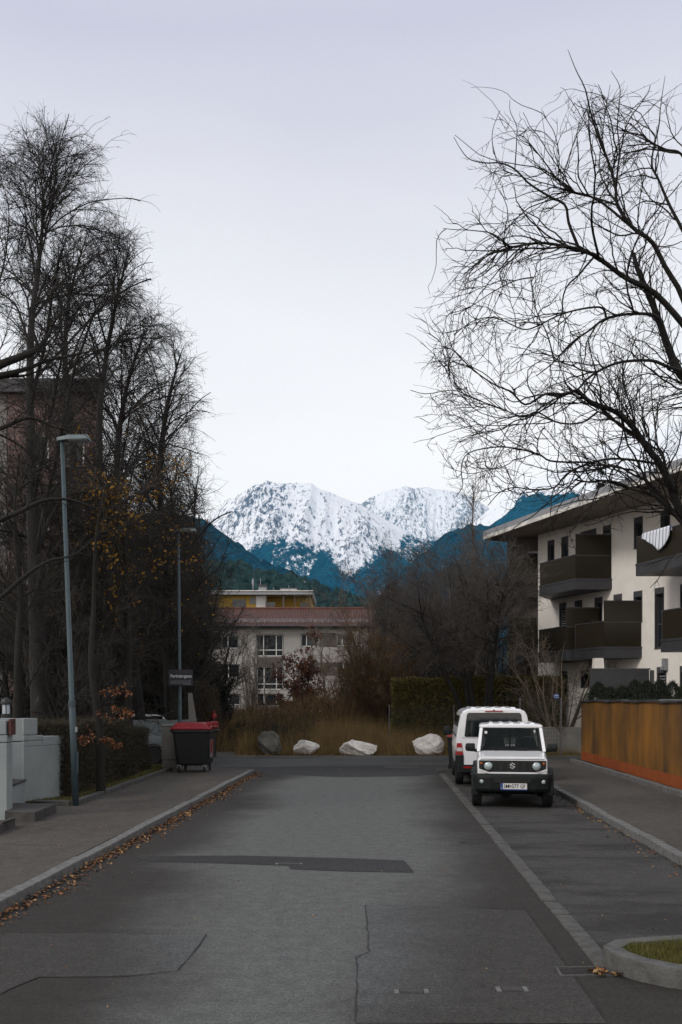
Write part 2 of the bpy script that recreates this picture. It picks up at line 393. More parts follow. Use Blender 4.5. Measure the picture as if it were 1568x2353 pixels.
def kerb(name, path, wdt, z0, z1, m, stone=1.0, gap=.012):   # a row of kerb stones, path = road-side edge; width to the right of travel is +
    mb = MB(); pts = [Vector((p[0],p[1],0)) for p in path]
    for a,b in zip(pts[:-1], pts[1:]):
        t = (b-a); Ln = t.length; t.normalize(); n_ = Vector((t.y,-t.x,0)); k = max(1, round(Ln/stone)); st = Ln/k
        for i in range(k):
            p = a+t*(i*st+gap/2); q = a+t*((i+1)*st-gap/2); dz = random.gauss(0,.004); dn = random.gauss(0,.004)
            p1 = p+n_*dn; q1 = q+n_*dn; p2 = p1+n_*wdt; q2 = q1+n_*wdt
            mb.hexa([(p1.x,p1.y,z0),(q1.x,q1.y,z0),(q2.x,q2.y,z0),(p2.x,p2.y,z0),(p1.x,p1.y,z1+dz),(q1.x,q1.y,z1+dz),(q2.x,q2.y,z1+dz),(p2.x,p2.y,z1+dz)])
    o = mb.build(name, m, bevel=.012); 
    import bmesh
    bm = bmesh.new(); bm.from_mesh(o.data); bmesh.ops.recalc_face_normals(bm, faces=bm.faces); bm.to_mesh(o.data); bm.free()
    return tag(o, kind='structure')
kerb('kerb', [(XL(3),3),(XL(YE-.2),YE-.2)], -.16, -.05, .12, M['granite'])
kerb('kerb', [(XL(YE)+.0,YE),(-9.5,30.9)], -.14, -.05, .10, M['granite'])
kerb('stone_strip', [(XS(8.15),8.15),(XS(YE-.3),YE-.3)], .17, -.05, .014, M['granite_dark'], .33, .008)
kerb('kerb', [(XR(9.5),9.5),(XR(33),33)], .15, -.05, .12, M['granite'])
kerb('kerb', [(XS(YE)-.05,YE+.1),(XS(YE)+1.1,YE+.25)], -.16, -.05, .11, M['granite_dark'], .6)
sheet('verge_tuft', [(XS(YE)+.1,YE-.1),(XS(YE)+1.0,YE),(XS(YE)+1.0,YE-.5)], M['moss'], .03)
# pavements
XG = lambda Y: -5.62+.0230*Y          # back edge of the left pavement
sheet('pavement', [(XL(3)-.17,3),(XL(29.9)-.17,29.9),(-9.5,31.0),(-9.5,29.2),(XG(29.2),29.2),(XG(19.5),19.5),(-9,19.5),(-9,3)], M['walk'], .115)
sheet('pavement', [(XR(3)+.16,3),(10,3),(10,16),(8.2,24),(8.2,34.5),(XR(33)+.16,34.5)], M['walk'], .115)
kerb('kerb', [(XG(19.45),19.45),(XG(30.0),30.0)], -.14, .05, .21, M['granite_dark'], .9)
kerb('kerb', [(-6.05,19.55),(XG(19.4)-.13,19.42)], -.14, .05, .21, M['granite_dark'], .8)
sheet('garden_strip', [(XG(19.5)-.1,19.5),(XG(31)-.1,31.0),(-30,31.0),(-30,19.5)], M['moss'], .18)
# the island in front on the right
isl = [(2.17,8.25),(2.19,8.02),(2.30,7.78),(2.50,7.58),(2.80,7.42),(3.20,7.30),(3.8,7.22),(4.6,7.18),(5.6,7.18)]
back = [(5.6,9.4),(4.4,9.0),(3.3,8.72),(2.7,8.58),(2.35,8.48)]
kerb('island_kerb', isl, .0, -.05, .155, M['granite'], 9) if False else None
def inset(poly, d):
    n = len(poly); out = []
    for i in range(n):
        p = Vector(poly[i]); a = (p-Vector(poly[i-1])).normalized(); b = (Vector(poly[(i+1)%n])-p).normalized()
        t = (a+b).normalized(); nn = Vector((-t.y,t.x)); out.append(tuple(p+nn*d))
    return out
ring = isl+back; inn = inset(ring, .15)
mb = MB(); n = len(ring)
zt = .155
mb.add([(p[0],p[1],-.05) for p in ring]+[(p[0],p[1],zt-.02) for p in ring]+[(p[0]*.985+inn[i][0]*.015,p[1]*.985+inn[i][1]*.015,zt) for i,p in enumerate(ring)]+[(p[0],p[1],zt) for p in inn]+[(p[0],p[1],0) for p in inn],
       [(k*n+i, k*n+(i+1)%n, (k+1)*n+(i+1)%n, (k+1)*n+i) for k in range(4) for i in range(n)])
o = mb.build('island_kerb', M['granite_island']); tag(o, kind='structure')
sheet('island_soil', inn, M['soil'], .12)
# garden, verge
sheet('verge', [(-30,38.6),(60,38.6),(60,60),(-30,60)], M['soil'], -.03)
sheet('gravel_path', [gnd(440,1741), gnd(590,1741), gnd(560,1722), gnd(500,1712), gnd(440,1712)], M['gravel'], -.02)
sheet('gravel_edge', [(-20,38.0),(20,37.9),(20,38.9),(-20,39.0)], M['gravel'], .003)

# ------------------------------------------------------------------ mountains
def land_mat(name, snow=(.80,.81,.84), forest=(.006,.042,.068), rock=(.095,.11,.145), rocky=.5, sc=1.0):  # far forest: part of the blue haze is put into its base colour
    m, nt, p = new_mat(name); N = nt.nodes; L = nt.links
    p.inputs['Roughness'].default_value = .95; p.inputs['Specular IOR Level'].default_value = .05
    tc = N.new('ShaderNodeTexCoord'); at_ = N.new('ShaderNodeAttribute'); at_.attribute_name = 'cover'
    sep = N.new('ShaderNodeSeparateColor'); L.new(at_.outputs['Color'], sep.inputs[0])
    def noise(scale, det, st, ro=.65, tilt=0):
        mp = N.new('ShaderNodeMapping'); mp.inputs['Scale'].default_value = st; mp.inputs['Rotation'].default_value = (0,math.radians(tilt),0); L.new(tc.outputs['Object'], mp.inputs[0])
        n = N.new('ShaderNodeTexNoise'); n.inputs['Scale'].default_value = scale; n.inputs['Detail'].default_value = det; n.inputs['Roughness'].default_value = ro; L.new(mp.outputs[0], n.inputs['Vector']); return n.outputs['Fac']
    def step(x, a, b):
        r = N.new('ShaderNodeMapRange'); r.interpolation_type = 'SMOOTHSTEP'; r.inputs[1].default_value = a; r.inputs[2].default_value = b; L.new(x, r.inputs[0]); return r.outputs[0]
    def add(x, y, k):
        n = N.new('ShaderNodeMath'); n.operation = 'MULTIPLY_ADD'; L.new(y, n.inputs[0]); n.inputs[1].default_value = k; L.new(x, n.inputs[2]); return n.outputs[0]
    tree = noise(.042*sc, 6, (1,.45,.20), .82)
    ff = step(add(sep.outputs[0], tree, 2.3), 1.56, 1.74)
    rk = noise(.034*sc, 6, (1.5,.35,.24), .80, 28)
    rf = step(add(sep.outputs[1], rk, 1.9), 1.37, 1.54)
    fc = N.new('ShaderNodeValToRGB'); fn = noise(.05*sc, 4, (1,1,.6)); L.new(fn, fc.inputs[0])
    fc.color_ramp.elements[0].position = .3; fc.color_ramp.elements[0].color = tuple(x*.3 for x in forest)+(1,); fc.color_ramp.elements[1].position = .7; fc.color_ramp.elements[1].color = tuple(x*2.1 for x in forest)+(1,)
    m1 = N.new('ShaderNodeMix'); m1.data_type = 'RGBA'; L.new(rf, m1.inputs[0]); m1.inputs[6].default_value = (*snow,1); m1.inputs[7].default_value = (*rock,1)
    m2 = N.new('ShaderNodeMix'); m2.data_type = 'RGBA'; L.new(ff, m2.inputs[0]); L.new(m1.outputs[2], m2.inputs[6]); L.new(fc.outputs[0], m2.inputs[7])
    L.new(m2.outputs[2], p.inputs['Base Color'])
    return m
def interp(pts, x): 
    a = np.array(pts, dtype=float); return np.interp(x, a[:,0], a[:,1])
def mountain(name, sil, Yc, depth, m, ncol=420, nrow=200, rough=.16, gs=420., seed=1, forest=None, rocks=None, crest=6., x0=None, x1=None, spiky=0.):
    px = np.linspace(sil[0][0] if x0 is None else x0, sil[-1][0] if x1 is None else x1, ncol)
    py = interp(sil, px); Xc = (px-CX)/F*Yc; Zc = EYE+(HY-py)/F*Yc
    v = np.concatenate([np.linspace(-.35,0,22)[:-1], np.linspace(0,1,nrow)**1.25])
    X, V = np.meshgrid(Xc, v); Z0 = np.tile(Zc, (len(v),1)); PX = np.tile(px,(len(v),1))
    Y = Yc-V*depth
    prof = np.where(V>=0, np.clip(1-V,0,1)**1.12, 1+V*1.3)
    wx = X+180*(fbm(X/900,Y/900,3,seed+3)-.5)
    g = ridged(wx/gs+V*.35, V*1.6+seed, 5, seed)
    amp = np.clip(np.abs(V)*4.5,0,1)*np.clip(1.2-V,0,1)
    Z = Z0*prof+rough*Z0*(g-.62)*amp
    Z = Z+crest*(fbm(X/60,Y/60,3,seed+5)-.5)*2*(Z0>50)
    if spiky: Z = Z+spiky*np.maximum(0,(vnoise(X/ (Yc*.0045), Y/(Yc*.0045), seed+9)-.35))*(V>-.02)
    Z = np.where(V>.97, -5, Z)
    nr, nc = X.shape
    verts = np.stack([X,Y,Z],-1).reshape(-1,3)
    i = np.arange(nr-1)[:,None]*nc+np.arange(nc-1)[None,:]
    q = np.stack([i, i+nc, i+nc+1, i+1],-1).reshape(-1,4)
    me = fast_mesh(name, verts, q, smooth=True)
    sy = HY-(Z-EYE)/Y*F                      # row of the frame, to lay the tree line where it runs on the slope
    cov = np.zeros((nr*nc,4), dtype=np.float32); cov[:,3] = 1
    if forest is not None: cov[:,0] = np.clip(forest(PX, sy, X, Y, V, g), 0, 1).ravel()
    if rocks is not None: cov[:,1] = np.clip(rocks(PX, sy, X, Y, V, g), 0, 1).ravel()
    at_ = me.color_attributes.new('cover','FLOAT_COLOR','POINT'); at_.data.foreach_set('color', cov.ravel())
    me.polygons.foreach_set('use_smooth', np.ones(len(me.polygons),dtype=bool))
    return tag(link(name, me, m), kind='structure')
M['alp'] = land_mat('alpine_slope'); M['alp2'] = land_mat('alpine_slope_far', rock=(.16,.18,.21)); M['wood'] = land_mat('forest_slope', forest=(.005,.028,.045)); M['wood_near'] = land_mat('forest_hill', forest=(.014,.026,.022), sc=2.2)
treeline = [(380,1230),(480,1225),(560,1265),(600,1272),(620,1250),(660,1225),(700,1212),(740,1228),(765,1262),(785,1300),(800,1305),(820,1275),(860,1235),(930,1215),(1000,1200)]
def f_main(PX, sy, X, Y, V, g):
    b = interp(treeline, PX)+(fbm(X/130,Y/900,4,31)-.5)*90+(.6-g)*30
    return np.clip((sy-b)/46+.35, 0, .97)-.35*(fbm(X/240+V*2,Y/500,3,77)>.60)
def r_main(PX, sy, X, Y, V, g):
    return np.clip(.30+.55*(g-.45)+.07*np.exp(-((PX-590)/40)**2)*np.clip(1-V*2.2,0,1)-.06+.10*np.clip(V*2,0,.6),0,1)
mountain('mountain', [(300,1320),(380,1255),(450,1215),(500,1170),(530,1148),(560,1130),(590,1112),(604,1110),(613,1103),(624,1108),(655,1110),(700,1109),(716,1110),(728,1119),(745,1126),(770,1136),(800,1148),(828,1160),(880,1190),(960,1235),(1080,1290)], 6000, 2600, M['alp'], seed=4, forest=f_main, rocks=r_main, crest=7, ncol=520, nrow=240)
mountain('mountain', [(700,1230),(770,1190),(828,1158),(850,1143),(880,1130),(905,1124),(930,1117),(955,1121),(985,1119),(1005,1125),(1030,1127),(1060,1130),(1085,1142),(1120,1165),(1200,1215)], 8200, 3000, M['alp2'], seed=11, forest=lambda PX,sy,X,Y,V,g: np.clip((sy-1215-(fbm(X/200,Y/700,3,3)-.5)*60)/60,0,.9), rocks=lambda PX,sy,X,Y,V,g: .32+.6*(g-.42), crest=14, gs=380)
rt = [(1000,1275),(1060,1228),(1105,1200),(1160,1148),(1200,1126),(1250,1128),(1320,1124),(1400,1100),(1480,1060),(1568,1040),(1800,1020)]
mountain('mountain', [(960,1300),(1040,1240),(1105,1189),(1127,1169),(1169,1134),(1217,1105),(1256,1090),(1320,1062),(1380,1032),(1436,1004),(1500,984),(1568,972),(1700,960),(1950,1010),(2300,1100)], 5000, 2300, M['alp'], seed=23, forest=lambda PX,sy,X,Y,V,g: np.clip((sy-interp(rt,PX)-(fbm(X/160,Y/500,3,5)-.5)*26)/22+.3,0,.97)-.75*(fbm(X/150,Y/420,3,41)>.555), rocks=lambda PX,sy,X,Y,V,g: .2+.5*(g-.45), crest=8, rough=.08)
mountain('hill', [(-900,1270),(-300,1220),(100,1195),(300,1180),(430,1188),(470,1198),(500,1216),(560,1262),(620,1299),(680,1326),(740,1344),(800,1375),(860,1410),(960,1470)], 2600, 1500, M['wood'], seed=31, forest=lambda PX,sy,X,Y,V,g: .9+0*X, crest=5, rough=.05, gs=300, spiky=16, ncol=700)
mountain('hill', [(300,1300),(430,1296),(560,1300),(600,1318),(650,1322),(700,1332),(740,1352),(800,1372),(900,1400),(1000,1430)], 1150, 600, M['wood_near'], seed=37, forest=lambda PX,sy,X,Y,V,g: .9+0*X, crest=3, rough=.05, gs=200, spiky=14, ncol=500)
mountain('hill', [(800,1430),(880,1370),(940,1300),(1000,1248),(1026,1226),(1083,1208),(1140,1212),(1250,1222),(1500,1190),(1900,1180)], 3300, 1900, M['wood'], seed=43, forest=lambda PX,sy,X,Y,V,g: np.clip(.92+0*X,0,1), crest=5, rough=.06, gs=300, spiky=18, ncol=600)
# ================================================================== buildings
M['render_cream'] = mat('cream_render', (.84,.80,.74), (.75,.71,.65), 1.2, .9, bump=.15, bscale=60)
M['render_grey'] = mat('grey_render', (.36,.345,.325), (.29,.28,.26), .5, .9)
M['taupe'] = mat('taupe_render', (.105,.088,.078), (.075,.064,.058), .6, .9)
M['anthracite'] = mat('anthracite_metal', (.046,.046,.050), (.034,.034,.037), 3, .5)
M['frame_grey'] = mat('window_metal', (.075,.073,.075), (.055,.054,.056), 3, .5)
M['dark_pane'] = mat('dark_pane', (.010,.012,.014), (.020,.024,.026), .8, .06, spec=.5)
M['pale_pane'] = mat('curtained_pane', (.035,.042,.045), (.012,.015,.017), 1.1, .08, spec=.5)
M['shutter'] = mat('shutter_slats', (.20,.20,.20), (.15,.15,.15), 3, .6)
M['fascia'] = mat('roof_fascia', (.76,.73,.68), (.48,.46,.43), 2, .7)
M['zinc'] = mat('roof_zinc', (.30,.305,.325), (.24,.245,.26), 2, .5, metal=.2)
M['soffit'] = mat('soffit_concrete', (.36,.31,.255), (.28,.24,.20), .8, .9)
M['smoked'] = glass('smoked_panel', (.026,.021,.014), .16, .22, .2)
M['white_frame'] = mat('white_paint', (.62,.62,.60), (.52,.52,.50), 3, .5)
M['concrete'] = mat('pale_concrete', (.30,.29,.27), (.20,.195,.18), 1.5, .9, bump=.2)

def wall_holes(mb, o, d, n_in, s1, z0, z1, holes, depth):   # face from o along d; holes (sa,sb,za,zb); reveals go depth along n_in
    ss = sorted({0, s1, *[h[0] for h in holes], *[h[1] for h in holes]}); zs = sorted({z0, z1, *[h[2] for h in holes], *[h[3] for h in holes]})
    P = lambda s,z,k=0: (o.x+d.x*s+n_in.x*k, o.y+d.y*s+n_in.y*k, z)
    for a,b in zip(ss[:-1],ss[1:]):
        for c,e in zip(zs[:-1],zs[1:]):
            ms, mz = (a+b)/2, (c+e)/2
            if any(h[0]<ms<h[1] and h[2]<mz<h[3] for h in holes): continue
            mb.add([P(a,c),P(b,c),P(b,e),P(a,e)], [(0,1,2,3)])
    for a,b,c,e in holes:
        mb.add([P(a,c),P(b,c),P(b,e),P(a,e),P(a,c,depth),P(b,c,depth),P(b,e,depth),P(a,e,depth)], [(0,1,5,4),(1,2,6,5),(2,3,7,6),(3,0,4,7)])
def obox(mb, o, d, n_in, s0,s1,k0,k1,z0,z1):
    P = lambda s,k,z: (o.x+d.x*s+n_in.x*k, o.y+d.y*s+n_in.y*k, z)
    return mb.hexa([P(s0,k0,z0),P(s1,k0,z0),P(s1,k1,z0),P(s0,k1,z0),P(s0,k0,z1),P(s1,k0,z1),P(s1,k1,z1),P(s0,k1,z1)])
def window(parent, o, d, n, h, depth=.16, fw=.05, mull=(), head=0., fm=None, pm=None, louvre=False, cross=(), lining=None):
    a,b,c,e = h; fm = fm or M['frame_grey']; g = .004
    mb = MB(); k0, k1 = depth-.06, depth-.004
    obox(mb,o,d,n,a+g,a+fw,k0,k1,c+g,e-g); obox(mb,o,d,n,b-fw,b-g,k0,k1,c+g,e-g)
    obox(mb,o,d,n,a+fw,b-fw,k0,k1,c+g,c+fw); obox(mb,o,d,n,a+fw,b-fw,k0,k1,e-fw-head,e-g)
    for q in mull: obox(mb,o,d,n,a+(b-a)*q-fw*.5,a+(b-a)*q+fw*.5,k0+.003,k1,c+fw,e-fw-head)
    for q in cross: obox(mb,o,d,n,a+fw,b-fw,k0+.006,k1,c+(e-c)*q-fw*.5,c+(e-c)*q+fw*.5)
    f = mb.build('window', fm, parent)
    mb = MB(); obox(mb,o,d,n,a+fw,b-fw,depth-.03,depth-.015,c+fw,e-fw-head); mb.build('pane', pm or M['dark_pane'], f)
    if lining:
        mb = MB(); t = .03
        obox(mb,o,d,n,a-.02,a+t,-.012,k0-.003,c,e); obox(mb,o,d,n,b-t,b+.02,-.012,k0-.003,c,e); obox(mb,o,d,n,a+t,b-t,-.012,k0-.003,e-t-max(0,head*.9),e); obox(mb,o,d,n,a-.03,b+.03,-.03,k0-.003,c-.03,c-.001)
        mb.build('reveal', lining, f)
    if louvre:
        mb = MB(); z = c+fw
        while z < e-fw-head-.05: obox(mb,o,d,n,a+fw+.01,b-fw-.01,depth-.10,depth-.065,z,z+.06); z += .11
        mb.build('shutter', M['shutter'], f)
    return f

# ---- apartment house on the right
apt = thing('apartment_building', 'cream three storey apartment house with wide flat eaves and smoked brown balconies', 'building', (0,0,0))
FL = lambda Y: 26.7-.39*Y
C0 = Vector((FL(45.4),45.4)); C1 = Vector((FL(22),22)); dv = (C1-C0); SL = dv.length; dv.normalize(); nv = Vector((-dv.y,dv.x)); 
if nv.x < 0: nv = -nv
nv3 = Vector((nv.x,nv.y,0)); dv3 = Vector((dv.x,dv.y,0)); C03 = Vector((C0.x,C0.y,0))
def on_facade(px, py):
    k = (px-CX)/F; Y = 26.7/(k+.39); X = k*Y; return (Vector((X,Y))-C0).dot(dv), EYE-(py-HY)/F*Y
def z3(x,y): return 1062.6+x*.3224, 1062.6+y*.3224
def fwin(x0,x1,y0,y1):
    s0,za = on_facade(*z3(x0,y0)); s1,zb = on_facade(*z3(x1,y1)); return [s0,s1,zb,za]
W = [ (fwin(612,655,535,700),'n'), (fwin(710,752,503,682),'n'), (fwin(845,955,447,640),'w'), (fwin(1007,1055,413,620),'l'), (fwin(1228,1280,350,560),'n'), (fwin(1418,1475,280,480),'n'),
      (fwin(695,735,980,1178),'l'), (fwin(805,847,950,1130),'n'), (fwin(947,990,932,1120),'n'), (fwin(1083,1114,908,1080),'n'), (fwin(1225,1275,878,1060),'n'), (fwin(1376,1431,848,1322),'f'), (fwin(1558,1640,800,1060),'n'),
      (fwin(1392,1444,1396,1600),'l'), (fwin(1556,1640,1382,1620),'f'), (fwin(705,745,1445,1560),'n'), (fwin(850,960,1420,1600),'w')]
tops = [9.30,9.30,9.30,9.30,9.30,9.30, 6.42,6.42,6.42,6.42,6.42,6.42,6.42, 3.42,3.42,3.42,3.42]
hl = []
for (h,k),t in zip(W,tops):
    if k in 'nl' : h[2] = min(h[2], t-1.2)
    hh = (h[0], max(h[1],h[0]+.5), max(h[2], t-2.5), t)
    if hh[1] < SL-.1: hl.append((hh,k))
mb = MB(); wall_holes(mb, C03, dv3, nv3, SL, 0, 9.69, [h for h,_ in hl], .17)
far = C0+nv*11; far2 = C1+nv*11
mb.add([(C0.x,C0.y,0),(far.x,far.y,0),(far.x,far.y,9.69),(C0.x,C0.y,9.69),(far2.x,far2.y,0),(far2.x,far2.y,9.69),(C1.x,C1.y,0),(C1.x,C1.y,9.69)], [(0,3,2,1),(1,2,5,4),(4,5,7,6)])
mb.build('wall', M['render_cream'], apt)
for (h,k) in hl:
    window(apt, C03, dv3, nv3, h, .165, .05, mull=(.5,) if k=='w' else (), head=.22, louvre=(k=='l'), cross=(.40,) if k in 'f' else (), lining=M['frame_grey'])
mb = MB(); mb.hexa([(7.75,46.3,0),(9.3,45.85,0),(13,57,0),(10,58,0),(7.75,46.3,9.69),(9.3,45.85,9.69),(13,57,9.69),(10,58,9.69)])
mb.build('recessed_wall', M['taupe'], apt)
mb = MB(); mb.hexa([(8.62,45.86,7.4),(9.1,45.70,7.4),(9.12,45.74,7.4),(8.64,45.90,7.4),(8.62,45.86,9.0),(9.1,45.70,9.0),(9.12,45.74,9.0),(8.64,45.90,9.0)])
wf = mb.build('window', M['dark_pane'], apt)
# roof slab: pale fascia below, zinc edge above
EV = lambda Y: 9.5-.31*(Y-38)
plan = [(6.69,46.8),(EV(22),22),(EV(22)+16,22),(24,46),(13.5,50.5)]
rf = MB().prism(plan, 9.70, 9.86).build('roof', M['fascia'], apt)
pl2 = [(6.69+.05,46.8),(EV(22)+.05,22),(EV(22)+16,22),(24,46),(13.5,50.6)]
pl3 = [(p[0]-.06 if i<2 else p[0], p[1]+(.04 if i in (0,4) else 0)) for i,p in enumerate(pl2)]
MB().prism(pl3, 9.862, 10.10).build('roof_edge', M['zinc'], rf)
sp = [(p[0]+(.05 if i in (0,1) else -.05), p[1]+(.0 if i not in (0,) else -.03)) for i,p in enumerate(plan)]
MB().prism(sp, 9.693, 9.699).build('soffit', M['soffit'], rf)

def balcony(zb, zt, zr, front, backs, screens=()):
    # front: plan points of the open edge; backs: the two points on the wall. screens: edge index -> top of a tall panel
    poly = front+backs
    b = MB().prism(poly, zb, zt).build('balcony', M['anthracite'], apt)
    ring = [backs[-1]]+front+[backs[0]]
    for i,(p,q) in enumerate(zip(ring[:-1],ring[1:])):
        p = Vector(p); q = Vector(q); t = (q-p); Ln = t.length; t.normalize(); nn = Vector((-t.y,t.x)); top = dict(screens).get(i, zr)
        if top is None: continue
        o = Vector((p.x,p.y,0)); d3 = Vector((t.x,t.y,0)); n3 = Vector((nn.x,nn.y,0))
        cc = sum((Vector(v) for v in poly), Vector((0,0)))/len(poly)
        if (cc-(p+q)/2).dot(nn) < 0: n3 = -n3
        mb = MB(); obox(mb,o,d3,n3,.02,Ln-.02,.02,.035,zt,top); mb.build('railing_panel', M['smoked'], b)
        mb = MB(); obox(mb,o,d3,n3,0,Ln,.005,.05,top,top+.04); obox(mb,o,d3,n3,-.01,Ln+.01,-.015,.055,zt-.002,zt+.07)
        if top > zr: obox(mb,o,d3,n3,.01,Ln-.01,.012,.044,zr-.03,zr+.01)
        k = max(1,round(Ln/1.3))
        for j in range(k+1): 
            s = min(max(Ln*j/k,.03),Ln-.03); obox(mb,o,d3,n3,s-.015,s+.015,.036,.066,zt,top)
        mb.build('railing_frame', M['anthracite'], b)
    return b
balcony(6.65,7.02,8.03,[(9.48,40.2),(8.56,42.94)],[(9.35,44.5),(FL(40.3)+.0,40.3)],{0:8.85}.items())
balcony(3.80,4.17,5.20,[(10.17,38.5),(9.48,40.4)],[(10.86,40.62),(FL(38.55),38.55)],{0:5.99}.items())
balcony(3.80,4.17,5.20,[(9.27,41.0),(8.65,43.6)],[(9.5,44.1),(FL(41.05),41.05)],{0:5.96}.items())
balcony(6.65,7.02,8.03,[(12.55,28.6),(10.67,36.0)],[(12.66,36.0),(15.5,28.7)])
balcony(3.80,4.17,5.20,[(12.30,29.2),(10.93,34.0)],[(13.44,34.0),(15.3,29.2)])
for zz0,zz1 in ((7.3,8.85),(4.35,5.9)):
    f = MB().box(7.72,8.95,45.55,45.60,zz0,zz1).build('balcony_screen', M['smoked'], apt)
    MB().box(7.70,8.97,45.53,45.62,zz1+.001,zz1+.05).build('top_rail', M['anthracite'], f); MB().box(7.70,8.97,45.53,45.62,zz0-.42,zz0-.001).build('slab_edge', M['anthracite'], f)
MB().loft([[(10.0-.17,38.7-.17,0),(10.0+.17,38.7-.17,0),(10.0+.17,38.7+.17,0),(10.0-.17,38.7+.17,0)],[(10.0-.2,38.7-.2,3.3),(10.0+.2,38.7-.2,3.3),(10.0+.2,38.7+.2,3.3),(10.0-.2,38.7+.2,3.3)],[(10.0-.17,38.7-.17,3.795),(10.17,38.53,3.795),(10.17,38.87,3.795),(9.83,38.87,3.795)]]).build('column', M['render_cream'], apt)
s_,z_ = on_facade(*z3(1457,1440)); mb = MB(); obox(mb,C03,dv3,nv3,s_-.1,s_+.1,-.14,-.002,z_-.22,z_+.22); obox(mb,C03,dv3,nv3,s_-.14,s_+.02,-.18,-.142,z_-.20,z_-.08); mb.build('wall_lamp', M['zinc'], apt)
pf = thing('privacy_fence','low anthracite panel fence in front of the apartment house ground floor','fence',(0,0,0))
MB().box(9.25,11.45,36.95,37.0,.0,3.30).build('panel', M['anthracite'], pf); MB().box(9.2,11.5,36.93,37.02,3.302,3.35).build('top_rail', M['frame_grey'], pf)
MB().box(11.50,11.62,36.9,37.05,0,3.28).build('post', M['frame_grey'], pf)

# towel over the railing of the near upper balcony
def towel():
    a = Vector((10.67,36.0,0)); b = Vector((12.55,28.6,0)); t = (b-a).normalized(); n_ = Vector((t.y,-t.x,0)); 
    if n_.x > 0: n_ = -n_
    V = []; nu, nv_ = 22, 16
    for i in range(nu):
        u = i/(nu-1); s = .55+u*1.75
        drop = .18+.62*max(0,1-abs(u-.62)/.5)+.05*math.sin(u*9)
        for j in range(nv_):
            q = j/(nv_-1)
            if q < .3: off, z = -.05+q/.3*.06, 8.09-.28*(1-q/.3)+(.0)
            elif q < .4: off, z = .01+(q-.3)/.1*.05, 8.098
            else: off, z = .06+.05*(q-.4)+.03*math.sin(u*14)*(q-.4), 8.095-drop*(q-.4)/.6
            p = a+t*s+n_*off; V.append((p.x,p.y,z))
    fs = [(i*nv_+j,(i+1)*nv_+j,(i+1)*nv_+j+1,i*nv_+j+1) for i in range(nu-1) for j in range(nv_-1)]
    me = D.meshes.new('towel'); me.from_pydata(V,[],fs); me.update()
    m, nt, p = new_mat('striped_towel'); tc = nt.nodes.new('ShaderNodeTexCoord'); wv = nt.nodes.new('ShaderNodeTexWave'); wv.wave_type='BANDS'; wv.bands_direction='Y'; wv.inputs['Scale'].default_value = 1.6
    nt.links.new(tc.outputs['Object'], wv.inputs['Vector']); r = nt.nodes.new('ShaderNodeValToRGB'); r.color_ramp.elements[0].color=(.09,.12,.25,1); r.color_ramp.elements[0].position=.06; r.color_ramp.elements[1].color=(.72,.74,.78,1); r.color_ramp.elements[1].position=.14
    nt.links.new(wv.outputs['Fac'], r.inputs[0]); nt.links.new(r.outputs[0], p.inputs['Base Color']); p.inputs['Roughness'].default_value=.9
    o = link('towel', me, m, smooth=True); sm = o.modifiers.new('thick','SOLIDIFY'); sm.thickness = .012
    tag(o,'white towel with blue stripes hanging over a balcony railing','towel')
towel()

# ---- ochre panel enclosure on the right pavement
def panel_mat():
    m, nt, p = new_mat('weathered_ochre_panel'); N = nt.nodes; L = nt.links
    tc = N.new('ShaderNodeTexCoord'); sep = N.new('ShaderNodeSeparateXYZ'); L.new(tc.outputs['Object'], sep.inputs[0])
    def noise(sc, st, det=5):
        mp = N.new('ShaderNodeMapping'); mp.inputs['Scale'].default_value = st; L.new(tc.outputs['Object'], mp.inputs[0]); n = N.new('ShaderNodeTexNoise'); n.inputs['Scale'].default_value = sc; n.inputs['Detail'].default_value = det; n.inputs['Roughness'].default_value=.7; L.new(mp.outputs[0], n.inputs['Vector']); return n.outputs['Fac']
    r = N.new('ShaderNodeValToRGB'); e = r.color_ramp.elements; e[0].position=.36; e[0].color=(.050,.026,.010,1); e[1].position=.64; e[1].color=(.27,.112,.010,1)
    k = e.new(.50); k.color=(.155,.068,.008,1)
    a = noise(2.2,(1,1,.12),7); b = noise(.55,(1,1,.6),3)
    mm = N.new('ShaderNodeMath'); mm.operation='MULTIPLY_ADD'; L.new(b,mm.inputs[0]); mm.inputs[1].default_value=.70; mm2=N.new('ShaderNodeMath'); mm2.operation='MULTIPLY'; mm2.inputs[1].default_value=.27; L.new(a,mm2.inputs[0]); L.new(mm2.outputs[0],mm.inputs[2]); L.new(mm.outputs[0], r.inputs[0])
    st = N.new('ShaderNodeMapRange'); st.inputs[1].default_value=.66; st.inputs[2].default_value=.74; L.new(noise(7,(1,1,.06),3), st.inputs[0])
    st2 = N.new('ShaderNodeMath'); st2.operation='MULTIPLY'; L.new(st.outputs[0],st2.inputs[0]); st2.inputs[1].default_value=.45
    mx = N.new('ShaderNodeMix'); mx.data_type='RGBA'; L.new(st2.outputs[0], mx.inputs[0]); L.new(r.outputs[0], mx.inputs[6]); mx.inputs[7].default_value=(.36,.20,.075,1)
    L.new(mx.outputs[2], p.inputs['Base Color']); p.inputs['Roughness'].default_value=.62
    return m
M['ochre'] = panel_mat(); M['rust'] = mat('fresh_rust_band', (.30,.070,.012), (.22,.050,.010), 2.5, .65)
XW = lambda Y: 7.54+.041*(Y-22)
en = thing('panel_wall','long weathered ochre panel wall with orange foot band beside the right pavement','wall',(0,0,0))
